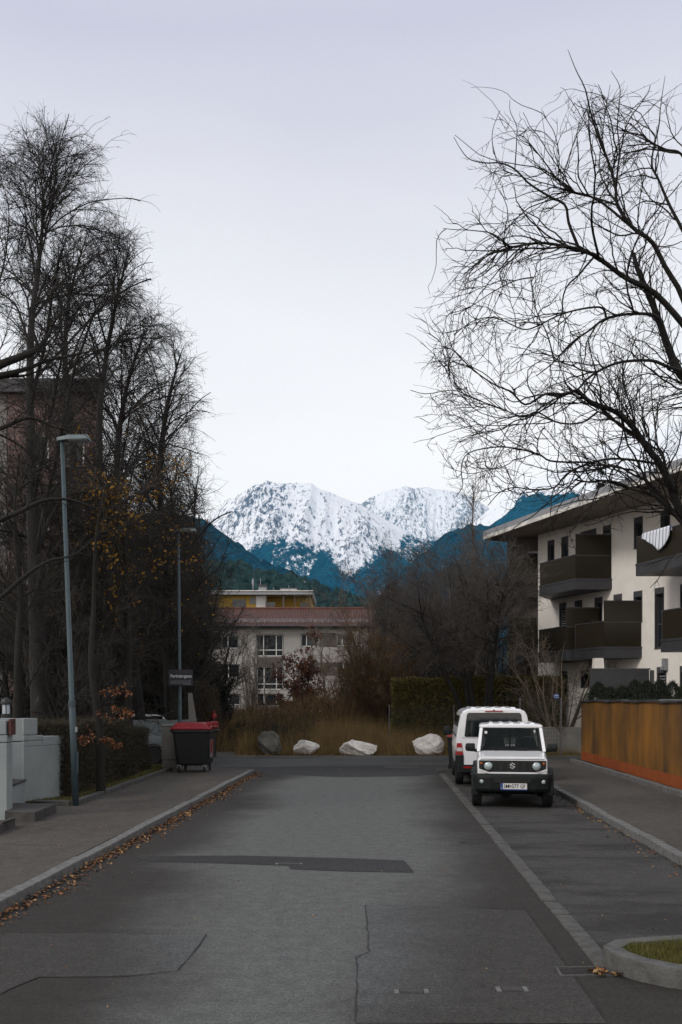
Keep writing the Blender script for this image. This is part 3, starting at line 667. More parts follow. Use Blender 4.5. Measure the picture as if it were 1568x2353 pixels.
def slab(x0f, ya, yb, z0, z1, m, name, par, th=.12, off=0.):
    return MB().hexa([(x0f(ya)+off,ya,z0),(x0f(ya)+off+th,ya,z0),(x0f(yb)+off+th,yb,z0),(x0f(yb)+off,yb,z0),(x0f(ya)+off,ya,z1),(x0f(ya)+off+th,ya,z1),(x0f(yb)+off+th,yb,z1),(x0f(yb)+off,yb,z1)]).build(name,m,par)
slab(XW,11,33.1,.48,2.12,M['ochre'],'panel',en); slab(XW,11,33.1,.20,.478,M['rust'],'foot_band',en,.12,-.006)
mb = MB()
ys = np.linspace(11,33.25,60); ring = []
for y in ys:
    x = XW(y)-.05; zz = 2.125+.012*math.sin(y*2.1)+.008*math.sin(y*5.3); ring.append([(x,y,zz),(x+.22,y,zz),(x+.22,y,zz+.045),(x,y,zz+.045)])
mb.loft(ring); mb.build('cap_rail', M['anthracite'], en)
for y in (16.2,): slab(XW,y,y+.02,.2,2.12,M['anthracite'],'panel_joint',en,.13,-.009)
slab(XW,11,33.0,.05,2.16,M['ochre'],'rear_panel',en,.12,2.6); slab(XW,11,33.05,2.163,2.20,M['zinc'],'rear_cap',en,.2,2.56)
MB().hexa([(XW(33.0)+.121,32.9,.2),(XW(33)+2.6,32.9,.2),(XW(33)+2.6,33.02,.2),(XW(33)+.121,33.02,.2),(XW(33.0)+.121,32.9,2.12),(XW(33)+2.6,32.9,2.12),(XW(33)+2.6,33.02,2.12),(XW(33)+.121,33.02,2.12)]).build('end_panel',M['ochre'],en)
kerb('kerb', [(7.24+.031*(11-21.1),11),(7.60,33.0)], .14, .05, .235, M['granite'], 1.1)
sheet('planting_gap', [(7.1,11),(XW(11)+.02,11),(XW(33)+.02,33),(7.70,33)], M['soil'], .16)
lw = thing('concrete_wall','low pale concrete wall beyond the ochre panel wall, facing the crossing road','wall',(0,0,0))
MB().box(7.95,12.5,39.9,40.1,-.05,1.08).build('wall_slab', M['concrete'], lw, bevel=.015)
MB().box(6.9,7.948,39.94,40.12,-.05,1.10).build('end_slab', M['render_cream'], lw, bevel=.015)

# ---- three storey house with tiled roof across the end of the street
house = thing('apartment_house','long grey rendered three storey house with red tiled roof and snow guard','building',(0,0,0))
HYD = 97.0
def z5(x,y): return 430.8+.293*x, 1292+.293*y
def hp(x,y): q = at(*z5(x,y), HYD); return q.x, q.z
HX0, HX1 = at(360,1500,HYD).x, at(856,1500,HYD).x
o5 = Vector((HX0,HYD,0)); d5 = Vector((1,0,0)); n5 = Vector((0,1,0))
def hw(x0,x1,y0,y1):
    a,za = hp(x0,y0); b,zb = hp(x1,y1); return (a-HX0,b-HX0,zb,za)
hs_ = [(hw(270,402,577,677),(.36,),()),(hw(540,752,567,738),(.27,.74),(.29,)),(hw(892,1027,562,662),(.32,),()),(hw(1172,1302,560,658),(.33,),()),(hw(283,411,800,905),(.3,),()),(hw(545,752,820,1000),(.27,.74),(.25,)),(hw(905,1035,788,888),(.3,),()),(hw(1172,1300,785,890),(.4,),()),
       (hw(278,416,1030,1120),(.33,),()),(hw(545,752,1030,1130),(.27,.74),()),(hw(900,1030,1012,1110),(.4,),()),(hw(1172,1300,1012,1110),(.4,),()),(hw(20,140,580,680),(.36,),()),(hw(20,140,800,905),(.36,),())]
mb = MB(); wall_holes(mb, o5, d5, n5, HX1-HX0, 0, 9.25, [h for h,_,_ in hs_], .2)
mb.add([(HX0,HYD,0),(HX0,HYD+11,0),(HX0,HYD+11,9.25),(HX0,HYD,9.25),(HX1,HYD+11,0),(HX1,HYD+11,9.25),(HX1,HYD,0),(HX1,HYD,9.25)], [(0,3,2,1),(1,2,5,4),(4,5,7,6)])
mb.build('wall', M['render_grey'], house)
for i,(h,mu,cr_) in enumerate(hs_):
    window(house, o5, d5, n5, h, .19, .085, mull=mu, cross=cr_, fm=M['white_frame'], pm=M['pale_pane'] if i in (0,1,8) else M['dark_pane'], lining=M['anthracite'])
mb = MB()
for (x0,x1,y0,y1) in ((0,262,575,682),(412,412.1,0,1),(1035,1165,555,662),(0,276,800,905),(1042,1165,785,888),(545,752,746,815),(0,270,1030,1115)):
    if x1-x0 < 1: continue
    a,za = hp(x0,y0); b,zb = hp(x1,y1); MB().box(a,b,HYD-.05,HYD-.003,zb,za).build('spandrel_panel', M['taupe'], house)
m, nt, p = new_mat('roof_tiles'); tc = nt.nodes.new('ShaderNodeTexCoord'); bk = nt.nodes.new('ShaderNodeTexNoise'); bk.inputs['Scale'].default_value=2.2; bk.inputs['Detail'].default_value=8; bk.inputs['Roughness'].default_value=.8
r = nt.nodes.new('ShaderNodeValToRGB'); e=r.color_ramp.elements; e[0].position=.3; e[0].color=(.035,.011,.007,1); e[1].position=.7; e[1].color=(.16,.050,.028,1); nt.links.new(tc.outputs['Object'],bk.inputs['Vector']); nt.links.new(bk.outputs['Fac'],r.inputs[0]); nt.links.new(r.outputs[0],p.inputs['Base Color']); p.inputs['Roughness'].default_value=.8
M['tiles'] = m
nc = 1100; nrw = 24; X = np.linspace(HX0-.5,HX1+.5,nc); V = []
ze, zr_, ye, yr = 9.32, 11.45, HYD-.75, HYD+5.4
for j in range(nrw+1):
    q = j/nrw
    for lift in ((0,.035) if j<nrw else (0,)):
        V.append(np.stack([X, np.full(nc, ye+(yr-ye)*q+(.001 if lift else 0)), ze+(zr_-ze)*q+.055*np.abs(np.sin(X*PI/.27))+(.0 if lift else .045)],-1))
V = np.concatenate(V); rws = len(V)//nc
i = np.arange(rws-1)[:,None]*nc+np.arange(nc-1)[None,:]; q = np.stack([i,i+1,i+nc+1,i+nc],-1).reshape(-1,4)
roof = link('roof', fast_mesh('roof', V, q), M['tiles'], house)
MB().hexa([(HX0-.5,yr,zr_-.02),(HX1+.5,yr,zr_-.02),(HX1+.5,HYD+11.5,9.2),(HX0-.5,HYD+11.5,9.2),(HX0-.5,yr,zr_+.06),(HX1+.5,yr,zr_+.06),(HX1+.5,HYD+11.5,9.28),(HX0-.5,HYD+11.5,9.28)]).build('rear_slope', M['tiles'], roof)
mb = MB(); mb.tube([(HX0-.5,yr,zr_+.1),(HX1+.5,yr,zr_+.1)],.13,8); mb.build('ridge_tiles', M['tiles'], roof)
mb = MB(); mb.tube([(HX0-.5,ye-.06,ze-.03),(HX1+.5,ye-.06,ze-.03)],.09,8); mb.box(HX0-.4,HX1+.4,ye+.05,HYD-.004,9.14,9.28); mb.build('gutter', M['anthracite'], roof)
mb = MB()
for dz in (.14,.26,.38): mb.tube([(HX0,ye+.85,ze+.32+dz),(HX1,ye+.85,ze+.32+dz)],.022,5)
x = HX0
while x < HX1: mb.box(x-.02,x+.02,ye+.83,ye+.87,ze+.28,ze+.72); x += .62
mb.build('snow_guard', M['zinc'], roof)

# ---- flat roofed house behind it
M['ochre_render'] = mat('ochre_render', (.36,.235,.035), (.30,.19,.03), .6, .9)
rear = thing('flat_roof_house','ochre house with flat grey roof and rooftop boxes behind the tiled roof','building',(0,0,0)); RY = 132.0
def rp(x,y): q = at(*z5(x,y), RY); return q.x, q.z
def rbox(mb,x0,x1,y0,y1,d0,d1):
    a,za = rp(x0,y0); b,zb = rp(x1,y1); return mb.box(a,b,RY+d0,RY+d1,zb,za)
mb = MB(); a,za = rp(-140,262); b,zb = rp(617,262); mb.box(a,b,RY,RY+14,0,za); mb.build('wall', M['ochre_render'], rear)
mb = MB(); a,_ = rp(617.3,262); b,_ = rp(968,262); mb.box(a,b,RY+2.4,RY+14,0,za-.01); mb.build('loggia_wall', M['ochre_render'], rear)
mb = MB(); rbox(mb,540,617,262.5,420,-.05,-.003); mb.build('white_pillar', M['white_frame'], rear)
mb = MB(); rbox(mb,-150,985,235,260,-1.2,15); mb.build('roof', M['zinc'], rear)
mb = MB(); rbox(mb,-150,990,228,234.5,-1.35,15.2); mb.build('roof_edge', M['fascia'], rear)
mb = MB(); rbox(mb,-120,548,205,227,3,12); mb.build('roof_parapet', M['zinc'], rear)
mb = MB(); rbox(mb,712,850,215,227,4,9); mb.build('roof_box_base', M['zinc'], rear)
mb = MB(); rbox(mb,716,846,180,214.5,4.1,8.9); mb.build('roof_box', M['white_frame'], rear); mb = MB(); rbox(mb,710,852,174,179.5,3.9,9.1); mb.build('roof_box_cap', M['anthracite'], rear)
mb = MB(); rbox(mb,546,604,176,227,2.5,5); mb.build('chimney', M['zinc'], rear); mb = MB(); rbox(mb,542,608,160,175.5,2.3,5.2); mb.build('chimney_cap', M['anthracite'], rear)
mb = MB(); rbox(mb,850,930,222,227.5,4,9); mb.build('roof_curb', M['anthracite'], rear)
a,z0_ = rp(500,200); mb = MB(); mb.lathe([(.05,-.15),(.32,-.08),(.50,.0),(.55,.10),(.50,.09),(.30,-.02),(.05,-.06)], (a,RY+2.6,z0_+1.0), 'x', 16); mb.tube([(a,RY+2.9,z0_-1.2),(a,RY+2.6,z0_+.9)],.05,6); mb.build('satellite_dish', M['zinc'], rear, smooth=True)
for xx,yt in ((657,172),(782,150),(553,95)):
    a,zt_ = rp(xx,yt); mb = MB(); mb.tube([(a,RY+4.4,zt_-2.6),(a,RY+4.4,zt_)],.04,5); mb.build('antenna', M['zinc'], rear)
a,zt_ = rp(665,226); mb = MB(); mb.lathe([(.9,0),(.82,.25),(.5,.42),(.05,.5)], (a,RY+4,zt_), 'z', 16); mb.build('skylight_dome', M['white_frame'], rear, smooth=True)
mb = MB(); rbox(mb,757-6,757+6,262.3,400,-.9,-.8); rbox(mb,842,848,262.3,400,-.9,-.8); rbox(mb,617,628,262.3,400,-.9,-.8); rbox(mb,958,968,262.3,400,-.9,-.8); mb.build('loggia_post', M['taupe'], rear)
mb = MB(); rbox(mb,488,536,275,330,-.03,-.003); mb.build('window', M['shutter'], rear)
mb = MB(); rbox(mb,355,460,290,352,-.03,-.003); mb.build('window', M['dark_pane'], rear)
mb = MB(); rbox(mb,880,935,306,400,2.3,2.39); mb.build('window', M['dark_pane'], rear)
mb = MB(); rbox(mb,628,690,318,400,-.75,-.7); mb.build('railing_panel', M['pale_pane'], rear)

# ---- pink block behind the birches
M['pink'] = mat('pink_render', (.17,.112,.105), (.135,.09,.085), .5, .9); M['plinth'] = mat('plinth_grey', (.20,.19,.18), (.16,.155,.15), .6, .9)
pk = thing('apartment_block','tall dusky pink flat roofed block standing behind the bare birches','building',(0,0,0))
pp = [(-15.1,45),(-11,45),(-17.5,63),(-24,63)]
MB().prism(pp,1.72,16.0).build('wall', M['pink'], pk); MB().prism([(-15.1,44.95),(-10.96,44.95),(-17.4,63),(-24,63)],-.05,1.718).build('plinth', M['plinth'], pk)
MB().prism([(-30,44.98),(-15.12,44.98),(-24.1,63),(-36,63)],-.05,16.0).build('white_wall', M['plinth'], pk)
MB().prism([(-30.4,44.6),(-10.8,44.6),(-17.2,63.3),(-36,63.3)],16.002,16.6).build('roof_edge', M['anthracite'], pk)
for zz in (4.0,6.9,9.8,12.7):
    for xx in (-14.2,-12.6):
        f = MB().box(xx,xx+1.0,44.93,44.998,zz,zz+1.4).build('window', M['white_frame'], pk); MB().box(xx+.08,xx+.92,44.915,44.929,zz+.08,zz+1.32).build('pane', M['dark_pane'], f)
# ================================================================== street things
M['lamp_steel'] = mat('painted_lamp_steel', (.046,.072,.082), (.034,.054,.064), 3, .55, bump=.1)
M['lamp_head'] = mat('lamp_head_metal', (.155,.195,.21), (.115,.145,.16), 6, .5)
M['black_plastic'] = mat('black_plastic', (.012,.013,.014), (.018,.019,.020), 8, .5, bump=.1)
M['sign_face'] = mat('sign_enamel', (.010,.011,.018), (.014,.015,.024), 2, .35)
M['sign_white'] = mat('sign_white', (.62,.63,.66), (.58,.59,.62), 2, .5)
M['sign_dim'] = mat('sign_small_lettering', (.20,.20,.22), (.17,.17,.19), 2, .6)
M['red_plastic'] = mat('red_lid_plastic', (.22,.008,.013), (.16,.007,.010), 3, .42, bump=.08)
M['container_black'] = mat('container_plastic', (.008,.009,.010), (.013,.014,.015), 5, .48, bump=.12)
M['galv'] = mat('galvanised_steel', (.30,.31,.32), (.22,.23,.24), 9, .45, metal=.6)
M['rubber'] = mat('tyre_rubber', (.010,.010,.010), (.016,.016,.016), 20, .8, bump=.3, bscale=40)
M['cabinet'] = mat('cabinet_plastic', (.155,.15,.14), (.12,.115,.105), 2.5, .75, bump=.1)
M['blue_wall'] = mat('painted_concrete_blue', (.245,.275,.275), (.19,.215,.22), 1.1, .9, bump=.2, bscale=12, c3=(.15,.17,.17))
M['step_stone'] = mat('step_stone', (.060,.056,.052), (.032,.031,.030), 5, .9, bump=.4, bscale=40)
M['dark_green'] = mat('dark_green_metal', (.010,.026,.026), (.008,.018,.018), 4, .5)
M['red_brown'] = mat('rusty_red_metal', (.085,.022,.017), (.045,.016,.014), 8, .7)
M['frosted'] = mat('frosted_lamp_glass', (.42,.46,.50), (.34,.38,.42), 2, .3)

def lamp(x, y, lean, h, label, base_z=.1, collar=True):
    t = thing('street_lamp', label, 'street lamp', (x,y,base_z), 0, 'steel street lamps on the left pavement')
    mb = MB(); top = (lean[0],lean[1],h); p = lambda q: (lean[0]*q,lean[1]*q,h*q)
    mb.tube([p(0),p(.28),p(.281),p(1)], [.064,.062,.050,.036], 14); mb.build('pole', M['lamp_steel'], t, smooth=True).data.polygons
    mb = MB(); mb.lathe([(.069,0),(.069,.10),(.064,.13)], p(.272), 'z', 14); mb.build('collar', M['lamp_steel'], t)
    mb = MB(); q = p(.09); mb.box(q[0]+.048,q[0]+.073,q[1]-.05,q[1]+.03,q[2],q[2]+.42); mb.build('service_door', M['lamp_steel'], t, bevel=.006)
    mb = MB(); hx, hy, hz_ = top
    mb.loft([[(hx-.09,hy-.06,hz_-.02),(hx-.09,hy+.06,hz_-.02),(hx-.09,hy+.06,hz_+.05),(hx-.09,hy-.06,hz_+.05)],[(hx+.12,hy-.13,hz_-.01),(hx+.12,hy+.13,hz_-.01),(hx+.12,hy+.12,hz_+.075),(hx+.12,hy-.12,hz_+.075)],[(hx+.50,hy-.14,hz_+.0),(hx+.50,hy+.14,hz_+.0),(hx+.50,hy+.13,hz_+.07),(hx+.50,hy-.13,hz_+.07)],[(hx+.55,hy-.10,hz_+.0),(hx+.55,hy+.10,hz_+.0),(hx+.55,hy+.08,hz_+.03),(hx+.55,hy-.08,hz_+.03)]])
    hd = mb.build('lamp_head', M['lamp_head'], t, bevel=.01)
    mb = MB()
    for k in range(9): mb.box(hx+.14+k*.045,hx+.155+k*.045,hy-.11,hy+.11,hz_+.074,hz_+.10)
    mb.build('cooling_fins', M['lamp_head'], hd); MB().box(hx+.14,hx+.52,hy-.11,hy+.11,hz_-.018,hz_-.012).build('lens', M['frosted'], hd)
    return t
l1 = lamp(-5.2,19.5,(-.30,.1),7.2,'nearer blue-grey lamp post leaning slightly beside the pale wall')
mb = MB(); mb.box(.0,.05,-.071,-.064,1.46,1.56); mb.build('sticker', M['galv'], l1)
l2 = lamp(-4.93,30.5,(-.06,.05),7.25,'farther lamp post carrying the dark street name sign behind the red lidded container')
sg = thing('street_sign','dark street name sign reading Perthalergasse on the farther lamp post','street sign',(-4.90,30.38,2.86),0)
MB().box(-.375,.375,-.012,.012,-.245,.245).build('sign_plate', M['sign_face'], sg, bevel=.005)
text_mesh('Perthalergasse', .128, 'lettering', M['sign_white'], sg, (.02,-.0145,.035), bold=.001, fit=(.645,.125))
mb = MB()
for k,(a,b) in enumerate(((-.28,.325),(-.325,.325),(-.295,.325),(.08,.325))):
    x = a
    while x < b-.02:
        wd = random.uniform(.018,.05); mb.box(x,min(x+wd,b),-.0145,-.0125,-.108-k*.036,-.093-k*.036); x += wd+.012
so_ = mb.build('small_print', M['sign_dim'], sg)
MB().lathe([(.072,0),(.072,.05)],(-.02,.115,-.12),'z',12).lathe([(.072,0),(.072,.05)],(-.02,.115,.12),'z',12).build('clamp', M['galv'], sg)
ts = thing('traffic_sign','narrow grey sign panel on edge beside the farther lamp post','sign',(-4.72,31.1,.1),.0)
MB().hexa([(-.035,-.03,1.35),(.21,.02,1.35),(.21,.05,1.35),(-.035,.0,1.35),(-.06,-.03,2.30),(.06,.02,2.30),(.06,.05,2.30),(-.06,.0,2.30)]).build('panel', M['cabinet'], ts); MB().tube([(.06,.05,0),(.03,.05,2.2)],.03,8).build('post', M['galv'], ts)

# ---- wheeled waste container with red lid
def container(loc, rz):
    t = thing('waste_container','big black wheeled waste container with red domed lid at the pavement end','waste container',loc,rz)
    w0,w1,l0,l1 = .44,.53,.52,.66
    def ring(w,l,z,r=.07): 
        return [(-w+r,-l,z),(w-r,-l,z),(w,-l+r,z),(w,l-r,z),(w-r,l,z),(-w+r,l,z),(-w,l-r,z),(-w,-l+r,z)]
    MB().loft([ring(w0-.05,l0-.05,.20),ring(w0,l0,.25),ring(w1,l1,1.14),ring(w1+.03,l1+.03,1.15),ring(w1+.03,l1+.03,1.22),ring(w1-.02,l1-.02,1.22)]).build('body', M['container_black'], t, bevel=.01)
    mb = MB()
    for x in (-.25,0,.25): mb.hexa([(x-.03,-l0-.015,.3),(x+.03,-l0-.015,.3),(x+.03,-l0+.03,.3),(x-.03,-l0+.03,.3),(x-.03,-l1-.008,1.12),(x+.03,-l1-.008,1.12),(x+.03,-l1+.03,1.12),(x-.03,-l1+.03,1.12)])
    # lid: domed, higher at the hinge side on the left
    MB().loft([ring(w1+.05,l1+.05,1.222),ring(w1+.055,l1+.055,1.27),ring(w1-.02,l1-.02,1.31)] + [[(x*.86-.02,y*.88,1.385) for x,y,_ in ring(w1,l1,0)],[(x*.70-.05,y*.78,1.415) for x,y,_ in ring(w1,l1,0)]]).build('lid', M['red_plastic'], t, bevel=.02)
    mb = MB()
    for y in (-.42,.42): mb.box(w1-.12,w1+.07,y-.10,y+.10,1.33,1.44)
    mb.box(w1+.035,w1+.09,-.5,.5,1.285,1.315); mb.build('lid_handle', M['red_plastic'], t, bevel=.015)
    mb = MB()
    for x in (-w1-.05,w1+.04):
        mb.tube([(x,-l1-.06,1.18),(x,l1+.06,1.18)],.028,8)
    mb.build('grip_bar', M['black_plastic'], t)
    MB().box(w1-.028,w1-.020,-.42,.10,.42,1.05).build('notice_sticker', M['cabinet'], t)
    st = MB().box(w1-.019,w1-.014,-.36,-.02,.55,.92).build('red_sticker', M['red_plastic'], t)
    for x in (-.36,.36):
        for y in (-.45,.45):
            f = MB().hexa([(x-.05,y-.05,.12),(x+.05,y-.05,.12),(x+.05,y+.03,.12),(x-.05,y+.03,.12),(x-.06,y-.06,.22),(x+.06,y-.06,.22),(x+.06,y+.06,.22),(x-.06,y+.06,.22)]).build('caster', M['galv'], t)
            MB().lathe([(.04,-.025),(.095,-.022),(.10,0),(.095,.022),(.04,.025)],(x,y-.03,.10),'x',18).build('wheel', M['rubber'], f)
container((-4.22,28.75,.115), -.045)
cb = thing('utility_cabinet','plain pale grey utility cabinet wedged beside the waste container','cabinet',(-5.02,29.35,.16),-.02)
MB().box(-.24,.24,-.17,.17,.26,1.24).build('housing', M['cabinet'], cb, bevel=.012); MB().box(-.235,.235,-.165,.165,-.1,.25).build('base', M['cabinet'], cb, bevel=.01)
MB().loft([[(-.26,-.19,1.242),(.26,-.19,1.242),(.26,.19,1.242),(-.26,.19,1.242)],[(-.26,-.19,1.27),(.26,-.19,1.27),(.26,.19,1.27),(-.26,.19,1.27)],[(-.16,-.10,1.31),(.16,-.10,1.31),(.16,.10,1.31),(-.16,.10,1.31)]]).build('cap', M['cabinet'], cb)
rp_ = thing('bollard','slim black post with a red cap standing beside the brown clipped bush','bollard',(at(492,1640,38).x,38,0))
MB().lathe([(.10,0),(.10,.05),(.085,.08),(.085,1.35),(.10,1.38),(.10,1.46)],(0,0,0),'z',14).build('post', M['black_plastic'], rp_, smooth=False)
MB().lathe([(.105,1.462),(.12,1.50),(.11,1.60),(.05,1.66),(.05,1.73),(.02,1.76)],(0,0,0),'z',14).build('cap', M['red_plastic'], rp_)

# ---- small wheel maker
def wheel(parent, x, y, r, wdt, side, rim_m, name='wheel', rim_r=.62, spokes=0):
    mb = MB(); h = wdt/2
    mb.lathe([(r*.60,-h*.9),(r*.86,-h),(r*.96,-h*.88),(r,-h*.6),(r,h*.6),(r*.96,h*.88),(r*.86,h),(r*.60,h*.9)],(x,y,r),'x',40)
    wo = mb.build(name, M['rubber'], parent); 
    mb = MB(); s = side
    mb.lathe([(r*rim_r,h*.80*s),(r*(rim_r-.03),h*.84*s),(r*(rim_r-.10),h*.62*s),(r*.40,h*.58*s),(r*.30,h*.78*s),(r*.14,h*.80*s),(r*.13,h*.90*s),(r*.02,h*.90*s)],(x,y,r),'x',32)
    ro = mb.build('rim', rim_m, wo, smooth=False)
    if spokes:
        mb = MB()
        for k in range(spokes):
            a = 2*PI*k/spokes; cy_, cz_ = y+math.cos(a)*r*.46, r+math.sin(a)*r*.46; d = r*.045
            mb.box(x+h*.60*s-.006,x+h*.60*s+.012,cy_-d,cy_+d,cz_-d,cz_+d)
        mb.build('rim_hole', M['black_plastic'], wo)
    return wo
M['steel_rim'] = mat('steel_rim', (.33,.34,.35), (.24,.25,.26), 6, .4, metal=.5)
# ---- grey dropside trailer behind the hedge, drawbar away to the left
tr = thing('trailer','grey-blue dropside trailer with steel wheel parked behind the cabinet','trailer',(-6.35,34.6,-.02),PI/2+.03)
M['trailer_side'] = mat('trailer_aluminium', (.19,.225,.235), (.15,.18,.19), 2, .5)
# local: x across (towards camera is -x after turning), y along
MB().box(-.85,.85,-1.2,2.1,.60,.72).build('chassis', M['galv'], tr)
for sx_ in (-1,1):
    b = MB()
    for k in range(4): b.box(sx_*.86-.015,sx_*.86+.015,-1.2,2.1,.76+k*.18,.93+k*.18)
    b.build('side_panel', M['trailer_side'], tr, bevel=.004)
b = MB()
for k in range(4): b.box(-.85,.85,-1.215,-1.185,.76+k*.18,.93+k*.18).box(-.85,.85,2.085,2.115,.76+k*.18,.93+k*.18)
b.build('end_panel', M['trailer_side'], tr)
MB().box(-.89,.89,-1.24,2.14,1.475,1.51).build('top_rail', M['galv'], tr) if False else None
mb = MB(); mb.box(-.885,-.845,-1.24,2.14,1.475,1.51).box(.845,.885,-1.24,2.14,1.475,1.51); mb.build('top_rail', M['galv'], tr)
mb = MB(); mb.tube([(-.5,2.1,.62),(0,3.3,.55)],.035,8).tube([(.5,2.1,.62),(0,3.3,.55)],.035,8); mb.build('drawbar', M['galv'], tr)
for sx_ in (-1,1):
    wheel(tr, sx_*.80, .05, .32, .18, sx_, M['steel_rim'], spokes=14)
    mb = MB(); ring = []
    for k in range(13):
        a = PI*k/12; ring.append([(sx_*.70,.05+.40*math.cos(a),.32+.40*math.sin(a)),(sx_*.93,.05+.40*math.cos(a),.32+.40*math.sin(a)),(sx_*.93,.05+.375*math.cos(a),.32+.375*math.sin(a)),(sx_*.70,.05+.375*math.cos(a),.32+.375*math.sin(a))])
    mb.loft(ring).build('mudguard', M['black_plastic'], tr)

# ---- cars behind the hedges (only roofs show)
M['white_paint'] = mat('white_car_paint', (.74,.745,.76), (.72,.725,.74), 1, .28, coat=.6, spec=.5)
M['car_glass'] = mat('tinted_car_glass', (.008,.011,.012), (.011,.014,.015), 1, .05, spec=.5)
def hatch(loc, rz, label):
    t = thing('parked_car', label, 'car', loc, rz)
    def ring(y, w, zb, zt, wt, zs):
        return [(-w,y,zb),(w,y,zb),(w,y,zs),(wt,y,zt),(-wt,y,zt),(-w,y,zs)]
    MB().loft([ring(-2.0,.70,.35,.62,.62,.58),ring(-1.85,.82,.25,.78,.74,.68),ring(-.95,.86,.22,.93,.78,.82),ring(2.0,.86,.22,.96,.80,.84),ring(2.15,.78,.32,.92,.72,.80)]).build('body', M['white_paint'], t, bevel=.03)
    MB().loft([[(-.77,-.95,.93),(.77,-.95,.93),(.77,2.08,.95),(-.77,2.08,.95)],[(-.60,-.15,1.39),(.60,-.15,1.39),(.62,1.55,1.40),(-.62,1.55,1.40)]]).build('glasshouse', M['car_glass'], t, bevel=.02)
    MB().loft([[(-.61,-.18,1.392),(.61,-.18,1.392),(.63,1.58,1.402),(-.63,1.58,1.402)],[(-.56,-.02,1.45),(.56,-.02,1.45),(.57,1.40,1.45),(-.57,1.40,1.45)]]).build('roof', M['white_paint'], t, bevel=.02)
    for x in (-1,1):
        mb = MB(); mb.tube([(x*.755,-.9,.95),(x*.62,-.18,1.40)],.035,6).tube([(x*.74,.55,.95),(x*.625,.6,1.40)],.04,6).tube([(x*.755,2.05,.95),(x*.63,1.55,1.40)],.05,6); mb.build('window_pillar', M['white_paint'], t)
        for y in (-1.25,1.35): wheel(t, x*.76, y, .31, .19, x, M['steel_rim'])
    return t
hatch((-7.3,37.0,.0), PI/2-1.2, 'white car whose roof shows above the hedge behind the trailer').scale = (1.02,1.02,1.12)
hatch((-9.4,34.5,.0), PI/2, 'white car half hidden behind the birch trunk and shrubs')

# ---- garden wall with steps at the left edge
gw = thing('garden_wall','pale blue-grey rendered concrete garden wall with raised grooved pillar at the left edge','wall',(0,0,0))
a, b = Vector((-6.26,19.62)), Vector((-5.77,20.72)); t_ = (b-a).normalized(); n_ = Vector((-t_.y,t_.x))
def wseg(s0,s1,z0,z1,k0=0.,k1=.28):
    P = lambda s,k: a+t_*s+n_*k
    return [(*P(s0,k0),z0),(*P(s1,k0),z0),(*P(s1,k1),z0),(*P(s0,k1),z0),(*P(s0,k0),z1),(*P(s1,k0),z1),(*P(s1,k1),z1),(*P(s0,k1),z1)]
ln = (b-a).length
wp = MB().hexa(wseg(0,ln,.05,1.26)).hexa(wseg(.0,.56,1.262,1.36)).hexa(wseg(.56,ln,1.262,1.445)).build('wall_slab', M['blue_wall'], gw, bevel=.012)
MB().hexa(wseg(.0,.56,1.38,1.475,0,.30)).hexa(wseg(.012,.55,1.36,1.38,.012,.28)).hexa(wseg(-.0,.40,1.50,1.82,0,.32)).hexa(wseg(.012,.39,1.475,1.50,.012,.30)).build('pillar', M['blue_wall'], gw, bevel=.012)
# the return that lines the steps, running back from the pillar
MB().hexa([(-6.25,19.64,.05),(-6.55,20.0,.05),(-8.2,19.9,.05),(-7.6,19.3,.05),(-6.25,19.64,1.35),(-6.55,20.0,1.35),(-8.2,19.9,1.35),(-7.6,19.3,1.35)]).hexa([(-6.252,19.645,1.37),(-6.55,20.0,1.37),(-8.2,19.9,1.37),(-7.6,19.3,1.37),(-6.252,19.645,1.82),(-6.55,20.0,1.82),(-8.2,19.9,1.82),(-7.6,19.3,1.82)]).build('return_wall', M['blue_wall'], gw, bevel=.01)
gw2 = thing('garden_wall','nearer end of the pale blue-grey garden wall at the very left edge, carrying a red box','wall',(0,0,0))
MB().box(-8.5,-5.76,17.15,17.45,.0,1.44).build('wall_slab', M['blue_wall'], gw2, bevel=.015); MB().box(-8.5,-5.775,17.17,17.43,1.442,1.458).box(-8.5,-5.76,17.15,17.45,1.46,1.575).box(-8.5,-5.775,17.17,17.43,1.577,1.593).box(-8.5,-5.78,17.15,17.45,1.595,1.83).build('coping', M['blue_wall'], gw2, bevel=.008)
mbx = thing('letter_box','narrow rusty red metal box fixed on the end of the left wall','box',(-5.745,17.3,1.58))
MB().box(0.0,.05,-.12,.12,0,.28).build('case', M['red_brown'], mbx, bevel=.008); MB().box(.051,.056,-.09,.09,.20,.235).build('slot', M['black_plastic'], mbx)
st_ = thing('entrance_steps','dark stone entrance steps between the two pieces of pale wall','steps',(0,0,0))
MB().prism([(-6.18,17.46),(-5.02,17.55),(-5.02,17.95),(-4.93,18.0),(-5.12,19.5),(-6.22,19.55)],.05,.262).build('step', M['step_stone'], st_, bevel=.015) if False else None
g0 = gnd(11,1886,.115); g1 = gnd(81,1889,.115); g2 = gnd(130,1868,.115)
MB().prism([(g0.x,g0.y),(g1.x,g1.y),(g2.x,g2.y),(g2.x-1.25,g2.y+.2),(g0.x-.25,g0.y+1.0)],.05,.285).build('step', M['step_stone'], st_, bevel=.015)
MB().prism([(-6.05,17.5),(-6.02,18.2),(-6.16,19.4),(-7.6,19.4),(-7.6,17.5)],.05,.60).build('step', M['blue_wall'], st_, bevel=.01); MB().prism([(-6.03,17.48),(-6.0,18.2),(-6.14,19.42),(-7.6,19.42),(-7.6,17.48)],.602,.64).build('tread', M['step_stone'], st_)
MB().prism([(-6.5,17.5),(-6.6,19.3),(-7.8,19.3),(-7.8,17.5)],.642,.95).build('step', M['blue_wall'], st_)
hr = thing('handrail','dark green steel handrail post at the entrance steps','handrail',(0,0,0))
